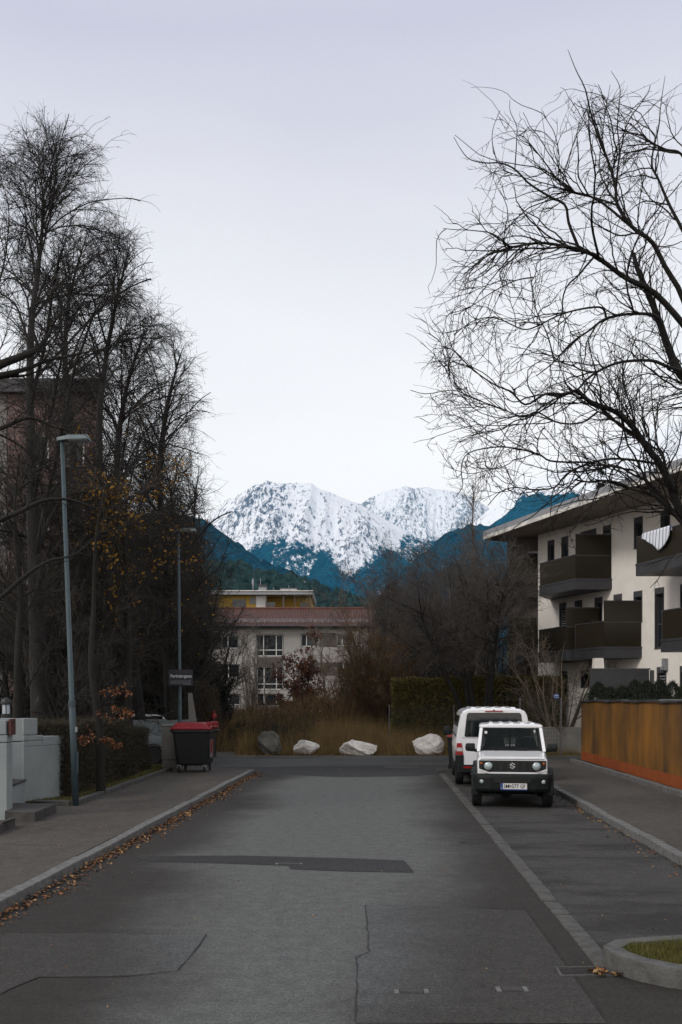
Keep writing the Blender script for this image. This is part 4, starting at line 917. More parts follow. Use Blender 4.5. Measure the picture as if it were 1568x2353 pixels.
MB().tube([(-6.28,18.6,.64),(-6.30,18.6,1.50),(-6.38,18.75,1.56),(-7.1,18.9,1.72)],.032,8).build('rail', M['dark_green'], hr); MB().lathe([(.06,0),(.06,.015)],(-6.28,18.6,.641),'z',10).build('foot_plate', M['dark_green'], hr)
s0 = thing('kerb_block','small dark stone block lying at the left edge of the pavement','stone block',(0,0,0)); g0 = gnd(-30,1925,.115); g1 = gnd(4,1915,.115); g2 = gnd(14,1903,.115)
MB().prism([(g0.x,g0.y),(g1.x,g1.y),(g2.x,g2.y+.15),(g0.x,g2.y+.2)],.05,.26).build('block', M['step_stone'], s0, bevel=.012)
bl = thing('bollard_light','black garden bollard light with pale glass behind the left wall','bollard light',(at(14,1640,20.5).x,20.5,0))
MB().lathe([(.085,0),(.085,1.80),(.10,1.81),(.10,1.90)],(0,0,0),'z',16).build('post', M['black_plastic'], bl); MB().lathe([(.082,1.902),(.082,2.09)],(0,0,0),'z',16).build('glass', M['frosted'], bl)
mb = MB()
for k in range(5): mb.box(.08*math.cos(k*1.257)-.008,.08*math.cos(k*1.257)+.008,.08*math.sin(k*1.257)-.008,.08*math.sin(k*1.257)+.008,1.90,2.10)
mb.lathe([(.11,2.095),(.11,2.14),(.085,2.20),(.03,2.235)],(0,0,0),'z',16); mb.build('hood', M['black_plastic'], bl)

# ---- boulders
M['pale_rock'] = mat('pale_limestone', (.74,.71,.67), (.46,.435,.40), 3.2, .9, bump=1.0, bscale=9, lo=.38, hi=.72, c3=(.22,.20,.17))
M['grey_rock'] = mat('grey_rock', (.17,.165,.15), (.075,.072,.062), 2.6, .9, bump=.8, bscale=8, c3=(.30,.28,.24))
def boulder(px0,px1,py0,py1,Y,m,label,seed,lean=0.,boxy=.5):
    import bmesh
    a = at(px0,py1,Y); b = at(px1,py0,Y); wd = (b.x-a.x); ht = b.z-a.z+.12; cx = (a.x+b.x)/2
    bm = bmesh.new(); bmesh.ops.create_icosphere(bm, subdivisions=5, radius=1)
    cuts = []; r_ = random.Random(seed)
    for k in range(11): 
        v = Vector((r_.gauss(0,1),r_.gauss(0,1),r_.gauss(.25,.8))).normalized(); cuts.append((v, r_.uniform(.62,.9)))
    for v in bm.verts:
        p = v.co.copy(); p = Vector([math.copysign(abs(c)**(1-.3*boxy),c) for c in p])
        for n_,d in cuts:
            e_ = p.dot(n_)-d
            if e_ > 0: p -= n_*e_*.93
        q = np.array([p.x*2.3+seed*3, p.y*2.3+p.z*1.7])
        k = (float(fbm(np.array([q[0]]),np.array([q[1]+p.z]),5,seed)[0])-.5)*.22+(float(ridged(np.array([p.x*2+p.z*2.2+seed]),np.array([p.y*2-p.z*1.5]),3,seed)[0])-.6)*.14
        v.co = p*(1+k)
    xs = [v.co.x for v in bm.verts]; zs = [v.co.z for v in bm.verts]; mnx,mxx,mnz,mxz = min(xs),max(xs),min(zs),max(zs)
    for v in bm.verts:
        u = (v.co.x-mnx)/(mxx-mnx); h = (v.co.z-mnz)/(mxz-mnz)
        v.co = Vector(((u-.5)*wd+lean*(h-.5)*wd*.3, v.co.y*wd*.40, h*ht-.12))
    me = D.meshes.new('boulder'); bm.to_mesh(me); bm.free()
    o = link('boulder', me, m); o.location = (cx,Y,0.02)
    return tag(o, label, 'boulder', 'boulders along the verge')
boulder(592,646,1678,1733,39.3,M['grey_rock'],'tall grey streaked boulder, darkest of the verge boulders',3,-.5,.2)
boulder(674,735,1700,1734,39.3,M['pale_rock'],'smallest pale boulder beside the tall grey one',8,.3,.3)
boulder(779,868,1698,1733,39.2,M['pale_rock'],'long low flat-topped white boulder on the verge',14,-.1,.9)
boulder(947,1021,1684,1732,39.3,M['pale_rock'],'rounded white boulder nearest to the white van',21,-.2,.5)

# ---- ironwork in the road
M['iron'] = mat('cast_iron', (.022,.021,.020), (.045,.040,.036), 20, .6, metal=.3)
def grate(pts, label):
    c = [gnd(*p,.0) for p in pts]; t = thing('drain_grate', label, 'drain grate', ((c[0]+c[2])/2))
    o = t.location; l = (c[1]-c[0]); w_ = (c[3]-c[0]); mb = MB(); P = lambda u,v,z: tuple(c[0]+l*u+w_*v-Vector(o))[:2]+(z,)
    f = MB()
    for (u0,u1,v0,v1) in ((0,1,0,.09),(0,1,.91,1),(0,.05,.09,.91),(.95,1,.09,.91)):
        f.hexa([P(u0,v0,-.03),P(u1,v0,-.03),P(u1,v1,-.03),P(u0,v1,-.03),P(u0,v0,.012),P(u1,v0,.012),P(u1,v1,.012),P(u0,v1,.012)])
    f.build('frame', M['granite_dark'], t)
    for k in range(7):
        v0 = .11+k*.115; mb.hexa([P(.05,v0,-.01),P(.95,v0,-.01),P(.95,v0+.06,-.01),P(.05,v0+.06,-.01),P(.05,v0,.010),P(.95,v0,.010),P(.95,v0+.06,.010),P(.05,v0+.06,.010)])
    mb.build('bars', M['iron'], t); MB().add([P(.05,.09,.0045),P(.95,.09,.0045),P(.95,.91,.0045),P(.05,.91,.0045)],[(0,1,2,3)]).build('pit', M['crack'], t)
grate([(1288,2246),(1412,2244),(1392,2224),(1276,2225)],'iron drain grate with leaves at the tip of the kerbed island')
def cover(px,py,sx_,sy_,label):
    c = gnd(px,py); t = thing('valve_cover',label,'valve cover',(c.x,c.y,.004))
    MB().box(-sx_,sx_,-sy_,sy_,-.02,.0055).build('lid', M['iron'], t, bevel=.006)
    MB().box(-sx_-.04,-sx_-.004,-sy_,sy_,-.02,.0042).box(sx_+.004,sx_+.04,-sy_,sy_,-.02,.0042).build('frame', M['granite'], t)
    MB().box(-sx_*.8,sx_*.8,-sy_*.15,sy_*.15,.0056,.0075).build('rib', M['granite_dark'], t)
cover(946,2280,.09,.05,'small iron valve cover in the middle of the near lane')
cover(1177,2275,.08,.06,'small iron valve cover nearest to the stone strip')
cover(664,1986,.14,.05,'light worn valve cover inside the dark asphalt strip')
mh = thing('manhole_cover','dark round manhole cover in the crossing road','manhole cover',tuple(gnd(922,1763)))
MB().lathe([(.48,-.02),(.48,.008),(.42,.009),(.42,.006),(.02,.006)],(0,0,0),'z',32).build('lid', M['iron'], mh); MB().lathe([(.50,-.02),(.50,.007),(.58,.007),(.58,-.02)],(0,0,0),'z',32).build('frame', M['granite_dark'], mh)
ds = sheet('dark_road_patch', [gnd(1052,1935), gnd(1080,1930), gnd(1108,1931), gnd(1112,1938), gnd(1060,1940)], M['patch'], .003)  # flat sheet, darker than the asphalt around it

# ---- blue notice on the garden fence and mesh fences
M['blue_enamel'] = mat('blue_enamel', (.012,.06,.26), (.010,.05,.22), 2, .4)
bn = thing('notice_sign','small blue and white notice plate on a fence post behind the 4x4','sign',(at(1279,1600,38.8).x,38.8,at(1279,1600,38.8).z))
MB().box(-.105,.105,-.01,.01,-.10,.10).build('plate', M['blue_enamel'], bn); 
mb = MB()
for k in range(5): mb.box(-.085+k*.035,-.062+k*.035,-.0135,-.0105,-.01+.02*(k%2),.045+.015*(k%3))
mb.box(-.09,.09,-.0135,-.0105,-.055,-.04); mb.build('white_marks', M['sign_white'], bn)
M['mesh_wire'] = mat('fence_wire', (.05,.055,.05), (.04,.045,.04), 4, .6)
def mesh_fence(a, b, h, label, z=0., step=.12):
    t = thing('wire_fence', label, 'fence', (0,0,0)); a = Vector(a); b = Vector(b); L_ = (b-a).length; d = (b-a)/L_
    mb = MB(); k = 0
    n = int(L_/step)
    for i in range(n+1):
        p = a+d*min(L_,i*step); mb.box(p.x-.004,p.x+.004,p.y-.004,p.y+.004,z,z+h)
    for j in range(int(h/.15)+1):
        zz = z+j*.15; q0, q1 = a, b; mb.hexa([(q0.x,q0.y-.004,zz),(q1.x,q1.y-.004,zz),(q1.x,q1.y+.004,zz),(q0.x,q0.y+.004,zz),(q0.x,q0.y-.004,zz+.008),(q1.x,q1.y-.004,zz+.008),(q1.x,q1.y+.004,zz+.008),(q0.x,q0.y+.004,zz+.008)])
    mb.build('wire_mesh', M['mesh_wire'], t)
    np_ = max(2, int(L_/2.4)+1)
    for i in range(np_):
        p = a+d*(L_*i/(np_-1)); MB().tube([(p.x,p.y+.03,z-.1),(p.x,p.y+.03,z+h+.05)],.025,7).build('post', M['galv'], t)
mesh_fence((2.1,43.2),(7.6,42.2),1.9,'thin wire mesh fence in front of the clipped green hedge')
mesh_fence((7.0,38.85),(8.6,38.85),2.2,'wire mesh fence behind the low concrete wall, beside the thorny bush')
mesh_fence((8.6,33.6),(12.6,32.2),1.95,'wire mesh fence running below the row of dark conifers',.25)
bf = thing('timber_rail_fence','long weathered pale rail fence in the scrub behind the boulders','fence',(0,0,0))
MB().hexa([(-6.8,52,.95),(3.2,49,.95),(3.2,49.05,.95),(-6.8,52.05,.95),(-6.8,52,1.03),(3.2,49,1.03),(3.2,49.05,1.03),(-6.8,52.05,1.03)]).build('rail', M['concrete'], bf)
for i in range(7):
    q = i/6; MB().box(-6.8+10*q-.05,-6.8+10*q+.05,52.06-3*q,52.16-3*q,-.1,1.1).build('post', M['concrete'], bf)
# ================================================================== the white 4x4 facing the camera
M['auto_glass'] = glass('windscreen_glass', (.02,.03,.03), .62, .02)
M['trim'] = mat('black_trim', (.008,.010,.0105), (.012,.014,.0145), 12, .6, bump=.15, bscale=120, spec=.22)
M['gloss_black'] = mat('grille_black', (.009,.010,.011), (.012,.013,.014), 5, .30)
M['deep_black'] = mat('slot_black', (.003,.003,.003), (.005,.005,.005), 5, .6)
M['orange_lens'] = mat('orange_lens', (.33,.075,.008), (.25,.055,.006), 12, .25)
M['seat'] = mat('dark_seat_cloth', (.016,.017,.018), (.022,.023,.024), 12, .9)
M['silver'] = mat('chrome_silver', (.62,.63,.64), (.55,.56,.57), 5, .25, metal=.7)
m, nt, p = new_mat('headlamp_lens'); p.inputs['Base Color'].default_value=(.40,.47,.48,1); p.inputs['Roughness'].default_value=.12; p.inputs['Metallic'].default_value=.35
vo = nt.nodes.new('ShaderNodeTexVoronoi'); vo.inputs['Scale'].default_value=30; bp = nt.nodes.new('ShaderNodeBump'); bp.inputs['Strength'].default_value=.6; nt.links.new(vo.outputs['Distance'],bp.inputs['Height']); nt.links.new(bp.outputs[0],p.inputs['Normal']); M['lens'] = m
m, nt, p = new_mat('plate_white'); p.inputs['Base Color'].default_value=(.62,.63,.62,1); p.inputs['Roughness'].default_value=.4; M['plate'] = m
jy = thing('off_road_car','small boxy white off-road car with round headlights parked facing the camera','car',(3.44,19.95,0),-.145)
def sec(y, hw, zb, zt, hwt, sh=.06):
    return [(-hw,y,zb),(hw,y,zb),(hw,y,zt-sh),(hwt,y,zt),(-hwt,y,zt),(-hw,y,zt-sh)]
MB().loft([sec(.10,.685,.66,1.00,.655,.035),sec(.16,.70,.55,1.015,.66,.04),sec(1.02,.715,.46,1.095,.675,.05),sec(1.10,.72,.42,1.11,.70,.05),sec(3.22,.72,.42,1.11,.70,.05),sec(3.28,.70,.5,1.09,.68,.05)]).build('body', M['white_paint'], jy, bevel=.018)
MB().loft([[(-.60,.125,1.012),(.60,.125,1.012),(.60,1.0,1.095),(-.60,1.0,1.095)],[(-.585,.14,1.035),(.585,.14,1.035),(.60,.99,1.118),(-.60,.99,1.118)]]).build('bonnet', M['white_paint'], jy, bevel=.012)
mb = MB()
for x in (.12,.155,.19,.225,.26): mb.box(x,x+.018,.955,.972,1.110,1.1155+.003)
mb.box(.29,.315,.95,.975,1.11,1.135); mb.box(-.335,-.31,.95,.97,1.105,1.128); mb.build('washer_vents', M['trim'], jy)
MB().box(-.64,.64,.092,.101,.988,.996).build('bonnet_gap', M['deep_black'], jy)
# face
face = [(-.665,.965),(.665,.965),(.665,.80),(.60,.775),(.46,.735),(-.46,.735),(-.60,.775),(-.665,.80)]
gr = MB().prism_y(face,.072,.11).build('grille', M['gloss_black'], jy, bevel=.008)
MB().prism_y([(-.685,.80),(-.665,.797),(-.60,.772),(-.46,.732),(.46,.732),(.60,.772),(.665,.797),(.685,.80),(.685,.765),(.47,.70),(-.47,.70),(-.685,.765)],.08,.14).build('face_trim', M['silver'] if False else M['white_paint'], jy)
for x in (-.30,-.155,.155,.30):
    MB().box(x-.036,x+.036,.066,.0715,.775,.925).build('grille_slot', M['deep_black'], gr)
# badge: a slanting pair of hooks
def badge(parent):
    mb = MB(); pts = [(.047,.027),(-.001,.053),(-.047,.018),(.047,-.018),(.001,-.053),(-.047,-.027)]; w_ = .0085
    for k,(p,q) in enumerate(zip(pts[:-1],pts[1:])):
        a = Vector(p); b = Vector(q); t = (b-a).normalized(); n_ = Vector((-t.y,t.x))*w_; a = a-t*w_*.6; b = b+t*w_*.6
        mb.prism_y([(v.x,v.y+.86) for v in (a-n_,b-n_,b+n_,a+n_)],.058+k*.0004,.0655)
    return mb.build('badge', M['silver'], parent)
badge(gr)
for x in (-.478,.478):
    h = MB().lathe([(.100,.0),(.100,-.018),(.086,-.022)],(x,.07,.85),'y',32).build('headlight', M['gloss_black'], jy)
    MB().lathe([(.085,-.0225),(.075,-.034),(.05,-.044),(.02,-.048),(.003,-.049)],(x,.07,.85),'y',32).build('lens', M['lens'], h, smooth=True)
    MB().lathe([(.028,.0),(.026,-.012),(.01,-.017),(.002,-.018)],(x*1.30,.07,.905),'y',20).build('indicator', M['orange_lens'], jy, smooth=True)
bpoly = lambda z,k: [(-.80,.36,z),(-.785,.14-k,z),(-.70,.02-k,z),(-.45,-.045-k,z),(.45,-.045-k,z),(.70,.02-k,z),(.785,.14-k,z),(.80,.36,z)]
bm_ = MB().loft([bpoly(.34,-.05),bpoly(.40,-.01),bpoly(.50,.0),bpoly(.62,.012),bpoly(.68,.0),bpoly(.70,-.04)]).build('front_bumper', M['trim'], jy, bevel=.015)
MB().hexa([(-.37,-.066,.525),(.37,-.066,.525),(.37,-.04,.525),(-.37,-.04,.525),(-.37,-.064,.615),(.37,-.064,.615),(.37,-.04,.615),(-.37,-.04,.615)]).build('air_intake', M['deep_black'], bm_)
for x in (-.61,.61):
    f = MB().lathe([(.062,.03),(.060,-.030),(.045,-.034)],(x,.02,.545),'y',24).build('fog_light', M['gloss_black'], bm_)
    MB().lathe([(.044,-.0345),(.03,-.042),(.003,-.045)],(x,.02,.545),'y',24).build('lens', M['lens'], bm_, smooth=True)
pb = MB().box(-.235,.285,-.075,-.062,.400,.522).build('number_plate', M['plate'], jy, bevel=.004)
MB().box(-.233,-.190,-.0785,-.0755,.404,.518).build('blue_band', M['blue_enamel'], pb)
text_mesh('IM', .105, 'lettering', M['deep_black'], pb, (-.112,-.0770,.461), bold=.001, fit=(.098,.078))
text_mesh('577', .105, 'lettering', M['deep_black'], pb, (.054,-.0770,.461), bold=.001, fit=(.135,.078))
text_mesh('GF', .105, 'lettering', M['deep_black'], pb, (.200,-.0770,.461), bold=.001, fit=(.095,.078))
text_mesh('A', .030, 'lettering', M['plate'], pb, (-.212,-.0800,.418))
mb = MB(); mb.prism_y([(-.050,.482),(-.036,.474),(-.022,.482),(-.024,.448),(-.036,.434),(-.048,.448)],-.0775,-.0752); mb.build('coat_of_arms', M['red_brown'], pb)
mb = MB(); mb.box(-.235,.285,-.077,-.0752,.400,.4035).box(-.235,.285,-.077,-.0752,.5185,.522); mb.build('border', M['red_brown'], pb)
MB().box(-.245,.295,-.073,-.060,.383,.3985).build('plate_holder', M['blue_enamel'], bm_)
# underside
mb = MB(); mb.tube([(-.62,.58,.30),(.62,.58,.30)],.05,10).lathe([(.03,-.12),(.12,-.08),(.13,.05),(.05,.12)],(-.12,.56,.29),'y',14).tube([(-.45,.3,.30),(-.40,.58,.26),(-.42,1.1,.34)],.03,6).tube([(.45,.3,.30),(.40,.58,.26),(.42,1.1,.34)],.03,6).tube([(-.58,.45,.27),(.55,.42,.28)],.022,6)
for x in (-.47,-.40,.42,.52): mb.box(x-.03,x+.03,.5,.62,.24,.33)
mb.build('axle', M['trim'], jy)
MB().box(-.55,.55,.3,3.1,.36,.46).build('chassis', M['trim'], jy)
# wheels, flares
for x in (-1,1):
    for y in (.58,2.83):
        w_ = wheel(jy, x*.715, y, .345, .205, x, M['galv'] if False else M['steel_rim'])
        mb = MB(); rg = []
        for k in range(15):
            a = PI*(-.06+1.12*k/14); c_, s_2 = math.cos(a), math.sin(a)
            rg.append([(x*.69,y+.41*c_,.355+.39*s_2),(x*.69,y+.47*c_,.355+.455*s_2),(x*.80,y+.475*c_,.355+.44*s_2),(x*.822,y+.45*c_,.355+.42*s_2),(x*.822,y+.41*c_,.355+.385*s_2)])
        mb.loft(rg).build('wheel_flare', M['trim'], jy)
# tread blocks on the front tyres
for x in (-1,1):
    mb = MB()
    for k in range(40):
        a = 2*PI*k/40
        for j,dx in enumerate((-.065,-.022,.022,.065)):
            aa = a+(.04 if j%2 else -.04); c_, s_2 = math.cos(aa), math.sin(aa); r0 = .342; u = Vector((0,c_,s_2)); tt = Vector((0,-s_2,c_)); o_ = Vector((x*.715+dx,.58,.345))
            mb.hexa([tuple(o_+Vector((ex,0,0))+u*rr+tt*et) for rr in (r0,r0+.009) for ex,et in ((-.017,-.018),(.017,-.018),(.017,.018),(-.017,.018))])
    mb.build('tread', M['rubber'], jy)
# cabin
RZ = 1.590
mb = MB()
def bar(mb, p, q, w_, d): # box beam between two points, w_ in x, d in y
    return mb.hexa([(p[0]-w_,p[1]-d,p[2]),(p[0]+w_,p[1]-d,p[2]),(p[0]+w_,p[1]+d,p[2]),(p[0]-w_,p[1]+d,p[2]),(q[0]-w_,q[1]-d,q[2]),(q[0]+w_,q[1]-d,q[2]),(q[0]+w_,q[1]+d,q[2]),(q[0]-w_,q[1]+d,q[2])])
for x in (-1,1):
    bar(mb,(x*.685,1.05,1.10),(x*.625,1.40,RZ),.035,.045); bar(mb,(x*.69,1.95,1.10),(x*.64,1.95,RZ),.025,.07); bar(mb,(x*.685,3.15,1.10),(x*.635,3.12,RZ),.035,.10)
mb.build('pillars', M['white_paint'], jy, bevel=.012)
rg = []
for y,hw,zt_ in ((1.36,.645,1.655),(1.42,.668,1.675),(2.2,.672,1.682),(3.15,.668,1.675),(3.27,.65,1.655)):
    rg.append([(-hw,y,RZ+.0),(hw,y,RZ+.0),(hw+.01,y,RZ+.045),(hw-.04,y,zt_-.02),(hw*.55,y,zt_),(-hw*.55,y,zt_),(-hw+.04,y,zt_-.02),(-hw-.01,y,RZ+.045)])
rf_ = MB().loft(rg).build('roof', M['white_paint'], jy, bevel=.012)
mb = MB()
for x in (-.42,-.2,.02,.24,.46): mb.hexa([(x-.05,1.46,1.665),(x+.05,1.46,1.665),(x+.05,3.1,1.665),(x-.05,3.1,1.665),(x-.035,1.50,1.696),(x+.035,1.50,1.696),(x+.035,3.06,1.696),(x-.035,3.06,1.696)])
mb.build('roof_ribs', M['white_paint'], rf_, bevel=.008)
def pane(name, pts, m, th=.004, par=None):
    v = [Vector(p) for p in pts]; n_ = (v[1]-v[0]).cross(v[2]-v[0]).normalized()*th
    return MB().hexa([tuple(p) for p in v]+[tuple(p+n_) for p in v]).build(name, m, par or jy)
ws = [(-.640,1.055,1.13),(.640,1.055,1.13),(.588,1.37,1.580),(-.588,1.37,1.580)]
wf_ = MB()
def lerp3(p,q,t): return tuple(p[i]*(1-t)+q[i]*t for i in range(3))
for i in range(4):
    p, q = ws[i], ws[(i+1)%4]; cc = (0,1.21,1.38); k = .06
    p2 = lerp3(p,cc,k); q2 = lerp3(q,cc,k); off = (0,-.012,-.004)
    A = lambda r: tuple(r[j]+off[j] for j in range(3))
    wf_.hexa([A(p),A(q),A(q2),A(p2),p,q,q2,p2])
wf_.build('windscreen_seal', M['trim'], jy)
wsg = pane('windscreen', [lerp3(p,(0,1.21,1.38),.03) for p in ws], M['auto_glass'])
MB().box(-.555,-.50,1.285,1.29,1.46,1.52).build('sticker', M['plate'], wsg); MB().box(.475,.515,1.30,1.305,1.49,1.545).build('sticker', M['blue_enamel'] if False else M['frosted'], wsg)
for x in (-1,1):
    pane('side_window', [(x*.69,1.15,1.13),(x*.69,1.87,1.13),(x*.642,1.87,RZ-.02),(x*.632,1.46,RZ-.02)], M['auto_glass'])
    pane('side_window', [(x*.69,2.03,1.13),(x*.69,3.05,1.13),(x*.642,3.05,RZ-.02),(x*.642,2.03,RZ-.02)], M['auto_glass'])
pane('rear_window', [(-.60,3.20,1.16),(.60,3.20,1.16),(.57,3.18,RZ-.05),(-.57,3.18,RZ-.05)], M['auto_glass'])
MB().hexa([(-.64,1.06,1.0),(.64,1.06,1.0),(.66,1.55,1.0),(-.66,1.55,1.0),(-.62,1.10,1.135),(.62,1.10,1.135),(.62,1.45,1.20),(-.62,1.45,1.20)]).build('dashboard', M['seat'], jy, bevel=.03)
mb = MB(); rg = []
for k in range(25):
    a = 2*PI*k/24; c_ = Vector((.33,1.58,1.20)); u = Vector((1,0,0)); v_ = Vector((0,.35,.94)); 
    r_ = u*math.cos(a)+v_*math.sin(a); n_ = u.cross(v_)
    rg.append([tuple(c_+r_*(.175+.014*math.cos(b))+n_*.014*math.sin(b)) for b in (0,1.57,3.14,4.71)])
mb.loft(rg,False).box(.30,.36,1.575,1.60,1.05,1.22); mb.build('steering_wheel', M['trim'], jy)
for x in (-.34,.34):
    s = MB().loft([[(x-.24,2.0,.75),(x+.24,2.0,.75),(x+.24,2.12,.75),(x-.24,2.12,.75)],[(x-.24,2.06,1.15),(x+.24,2.06,1.15),(x+.24,2.19,1.15),(x-.24,2.19,1.15)],[(x-.19,2.11,1.36),(x+.19,2.11,1.36),(x+.19,2.22,1.36),(x-.19,2.22,1.36)]]).build('seat', M['seat'], jy, bevel=.04)
    MB().loft([[(x-.11,2.12,1.375),(x+.11,2.12,1.375),(x+.11,2.22,1.375),(x-.11,2.22,1.375)],[(x-.14,2.12,1.45),(x+.14,2.12,1.45),(x+.14,2.24,1.45),(x-.14,2.24,1.45)],[(x-.11,2.13,1.55),(x+.11,2.13,1.55),(x+.11,2.22,1.55),(x-.11,2.22,1.55)]]).build('headrest', M['seat'], s, bevel=.03)
mb = MB()
for k in range(19): x = -.58+k*.0645; mb.box(x-.004,x+.004,2.42,2.43,1.05,1.60)
for k in range(9): z = 1.06+k*.065; mb.box(-.60,.60,2.431,2.439,z-.004,z+.004)
mb.box(-.02,.02,2.40,2.445,1.0,1.62); mb.build('load_grid', M['trim'], jy)
MB().box(-.66,.66,2.45,3.1,.6,1.0).build('load_floor', M['seat'], jy)
MB().box(-.10,.10,1.36,1.40,1.49,1.56).build('inner_mirror', M['trim'], jy, bevel=.015)
for x in (-1,1):
    mr_ = MB().loft([[(x*.76,1.10,1.085),(x*.955,1.09,1.10),(x*.955,1.19,1.10),(x*.76,1.19,1.085)],[(x*.755,1.08,1.17),(x*.965,1.07,1.18),(x*.965,1.18,1.18),(x*.755,1.18,1.17)],[(x*.76,1.10,1.265),(x*.95,1.09,1.265),(x*.95,1.18,1.265),(x*.76,1.18,1.265)]]).build('wing_mirror', M['trim'], jy, bevel=.03)
    MB().hexa([(x*.70,1.17,1.06),(x*.78,1.13,1.09),(x*.78,1.17,1.09),(x*.70,1.23,1.06),(x*.70,1.17,1.14),(x*.78,1.13,1.15),(x*.78,1.17,1.15),(x*.70,1.23,1.14)]).build('mirror_arm', M['trim'], mr_)
for x0,x1 in ((-.06,-.58),(.42,-.02)):
    MB().tube([(x0,1.035,1.135),(x0-.06,1.02,1.15),(x1,1.058,1.175)],[.014,.012,.007],6).build('wiper', M['trim'], jy)

# ================================================================== the white van behind it
M['tail_red'] = mat('tail_lamp_red', (.30,.012,.014), (.22,.008,.010), 6, .2)
M['tail_clear'] = mat('tail_lamp_clear', (.55,.52,.52), (.45,.42,.42), 9, .2)
vn = thing('parked_van','tall white van seen from behind with a wide dark rear window','van',(3.83,24.9,0),-.085)
def vsec(y, zt, kz=1., w=1., zb=.36):
    pr = [(.86,zb),(.93,.55),(.955,.95),(.945,1.20),(.915,1.42),(.83,1.80),(.775,1.90),(.66,1.955),(.35,1.98)]
    P = [(x*w, z if z < 1.0 else 1.0+(z-1.0)*(zt-1.0)/.98) for x,z in pr]
    return [(x,y,z) for x,z in P]+[(-x,y,z) for x,z in P[::-1]]
MB().loft([vsec(.03,1.93,w=.965,zb=.5),vsec(.0,1.95,w=.985,zb=.45),vsec(.10,1.98,w=1.),vsec(3.3,1.98),vsec(3.6,1.93),vsec(4.25,1.22,w=.97),vsec(4.80,1.02,w=.90,zb=.42)][1:]).build('body', M['white_paint'], vn, bevel=.02)
rw = [(-.735,1.275),(-.70,1.255),(.70,1.255),(.735,1.275),(.675,1.82),(.63,1.862),(-.63,1.862),(-.675,1.82)]
MB().prism_y(rw,-.012,.03).build('rear_window', M['car_glass'], vn, bevel=.006)
MB().box(-.22,.22,-.022,.02,1.885,1.912).build('brake_light', M['tail_red'], vn); 
MB().hexa([(-.03,-.02,1.913),(.03,-.02,1.913),(.03,.08,1.913),(-.03,.08,1.913),(-.012,.02,1.955),(.012,.02,1.955),(.012,.06,1.955),(-.012,.06,1.955)]).build('camera_pod', M['trim'], vn)
mb = MB()
for x in (-.5,-.25,0,.25,.5): mb.hexa([(x-.07,.3,1.955),(x+.07,.3,1.955),(x+.07,3.3,1.955),(x-.07,3.3,1.955),(x-.05,.35,2.0),(x+.05,.35,2.0),(x+.05,3.2,2.0),(x-.05,3.2,2.0)])
mb.build('roof_ribs', M['white_paint'], vn, bevel=.01)
for x in (-1,1):
    tl = MB().hexa([(x*.76,-.016,.80),(x*.945,-.004,.80),(x*.962,.14,.80),(x*.76,.05,.80),(x*.80,-.014,1.10),(x*.925,-.002,1.10),(x*.948,.14,1.10),(x*.80,.05,1.10)]).build('tail_light', M['tail_red'], vn, bevel=.006)
    MB().hexa([(x*.785,-.024,.895),(x*.93,-.012,.895),(x*.955,.10,.895),(x*.785,.02,.895),(x*.795,-.023,.985),(x*.928,-.011,.985),(x*.952,.10,.985),(x*.795,.02,.985)]).build('clear_lens', M['tail_clear'], tl)
    MB().hexa([(x*.75,-.010,.56),(x*.945,.0,.56),(x*.962,.12,.56),(x*.75,.05,.56),(x*.75,-.010,.795),(x*.945,.0,.795),(x*.962,.12,.795),(x*.75,.05,.795)]).build('dark_corner', M['trim'], vn)  # plain black block at each rear corner above the bumper
    for a_,b_ in ((.35,1.45),(1.6,2.6),(2.75,3.35)):
        MB().hexa([(x*.938,a_,1.26),(x*.938,b_,1.26),(x*.92,b_,1.26),(x*.92,a_,1.26),(x*.850,a_+.03,1.78),(x*.850,b_-.03,1.78),(x*.82,b_-.03,1.78),(x*.82,a_+.03,1.78)]).build('side_window', M['car_glass'], vn)
    for y in (.95,3.95): wheel(vn, x*.835, y, .335, .21, x, M['steel_rim'])
    mr_ = MB().loft([[(x*1.00,3.35,1.18),(x*1.19,3.36,1.19),(x*1.19,3.44,1.19),(x*1.00,3.44,1.18)],[(x*1.0,3.34,1.32),(x*1.21,3.35,1.32),(x*1.21,3.46,1.32),(x*1.0,3.46,1.32)],[(x*1.02,3.36,1.44),(x*1.17,3.37,1.44),(x*1.17,3.44,1.44),(x*1.02,3.44,1.44)]]).build('wing_mirror', M['trim'], vn, bevel=.03)
    MB().box(min(x*.90,x*1.02),max(x*.90,x*1.02),3.38,3.43,1.19,1.26).build('mirror_arm', M['trim'], mr_)
vb = MB().loft([[(-.90,-.06,z),(.90,-.06,z),(.965,.05,z),(.965,.22,z),(-.965,.22,z),(-.965,.05,z)] for z in (.36,.42,.56)]).build('rear_bumper', M['trim'], vn, bevel=.02)
for x in (-.66,.66): MB().box(x-.10,x+.10,-.066,-.061,.475,.52).build('reflector', M['tail_red'], vb)
MB().box(-.26,.26,-.016,-.004,.86,.98).build('number_plate', M['plate'], vn)
mb = MB(); mb.box(-.80,.80,-.006,.0,1.228,1.234); mb.build('tailgate_line', M['trim'], vn)
MB().tube([(-.55,.0,.33),(-.55,.3,.33)],.03,8).build('exhaust', M['galv'], vn)

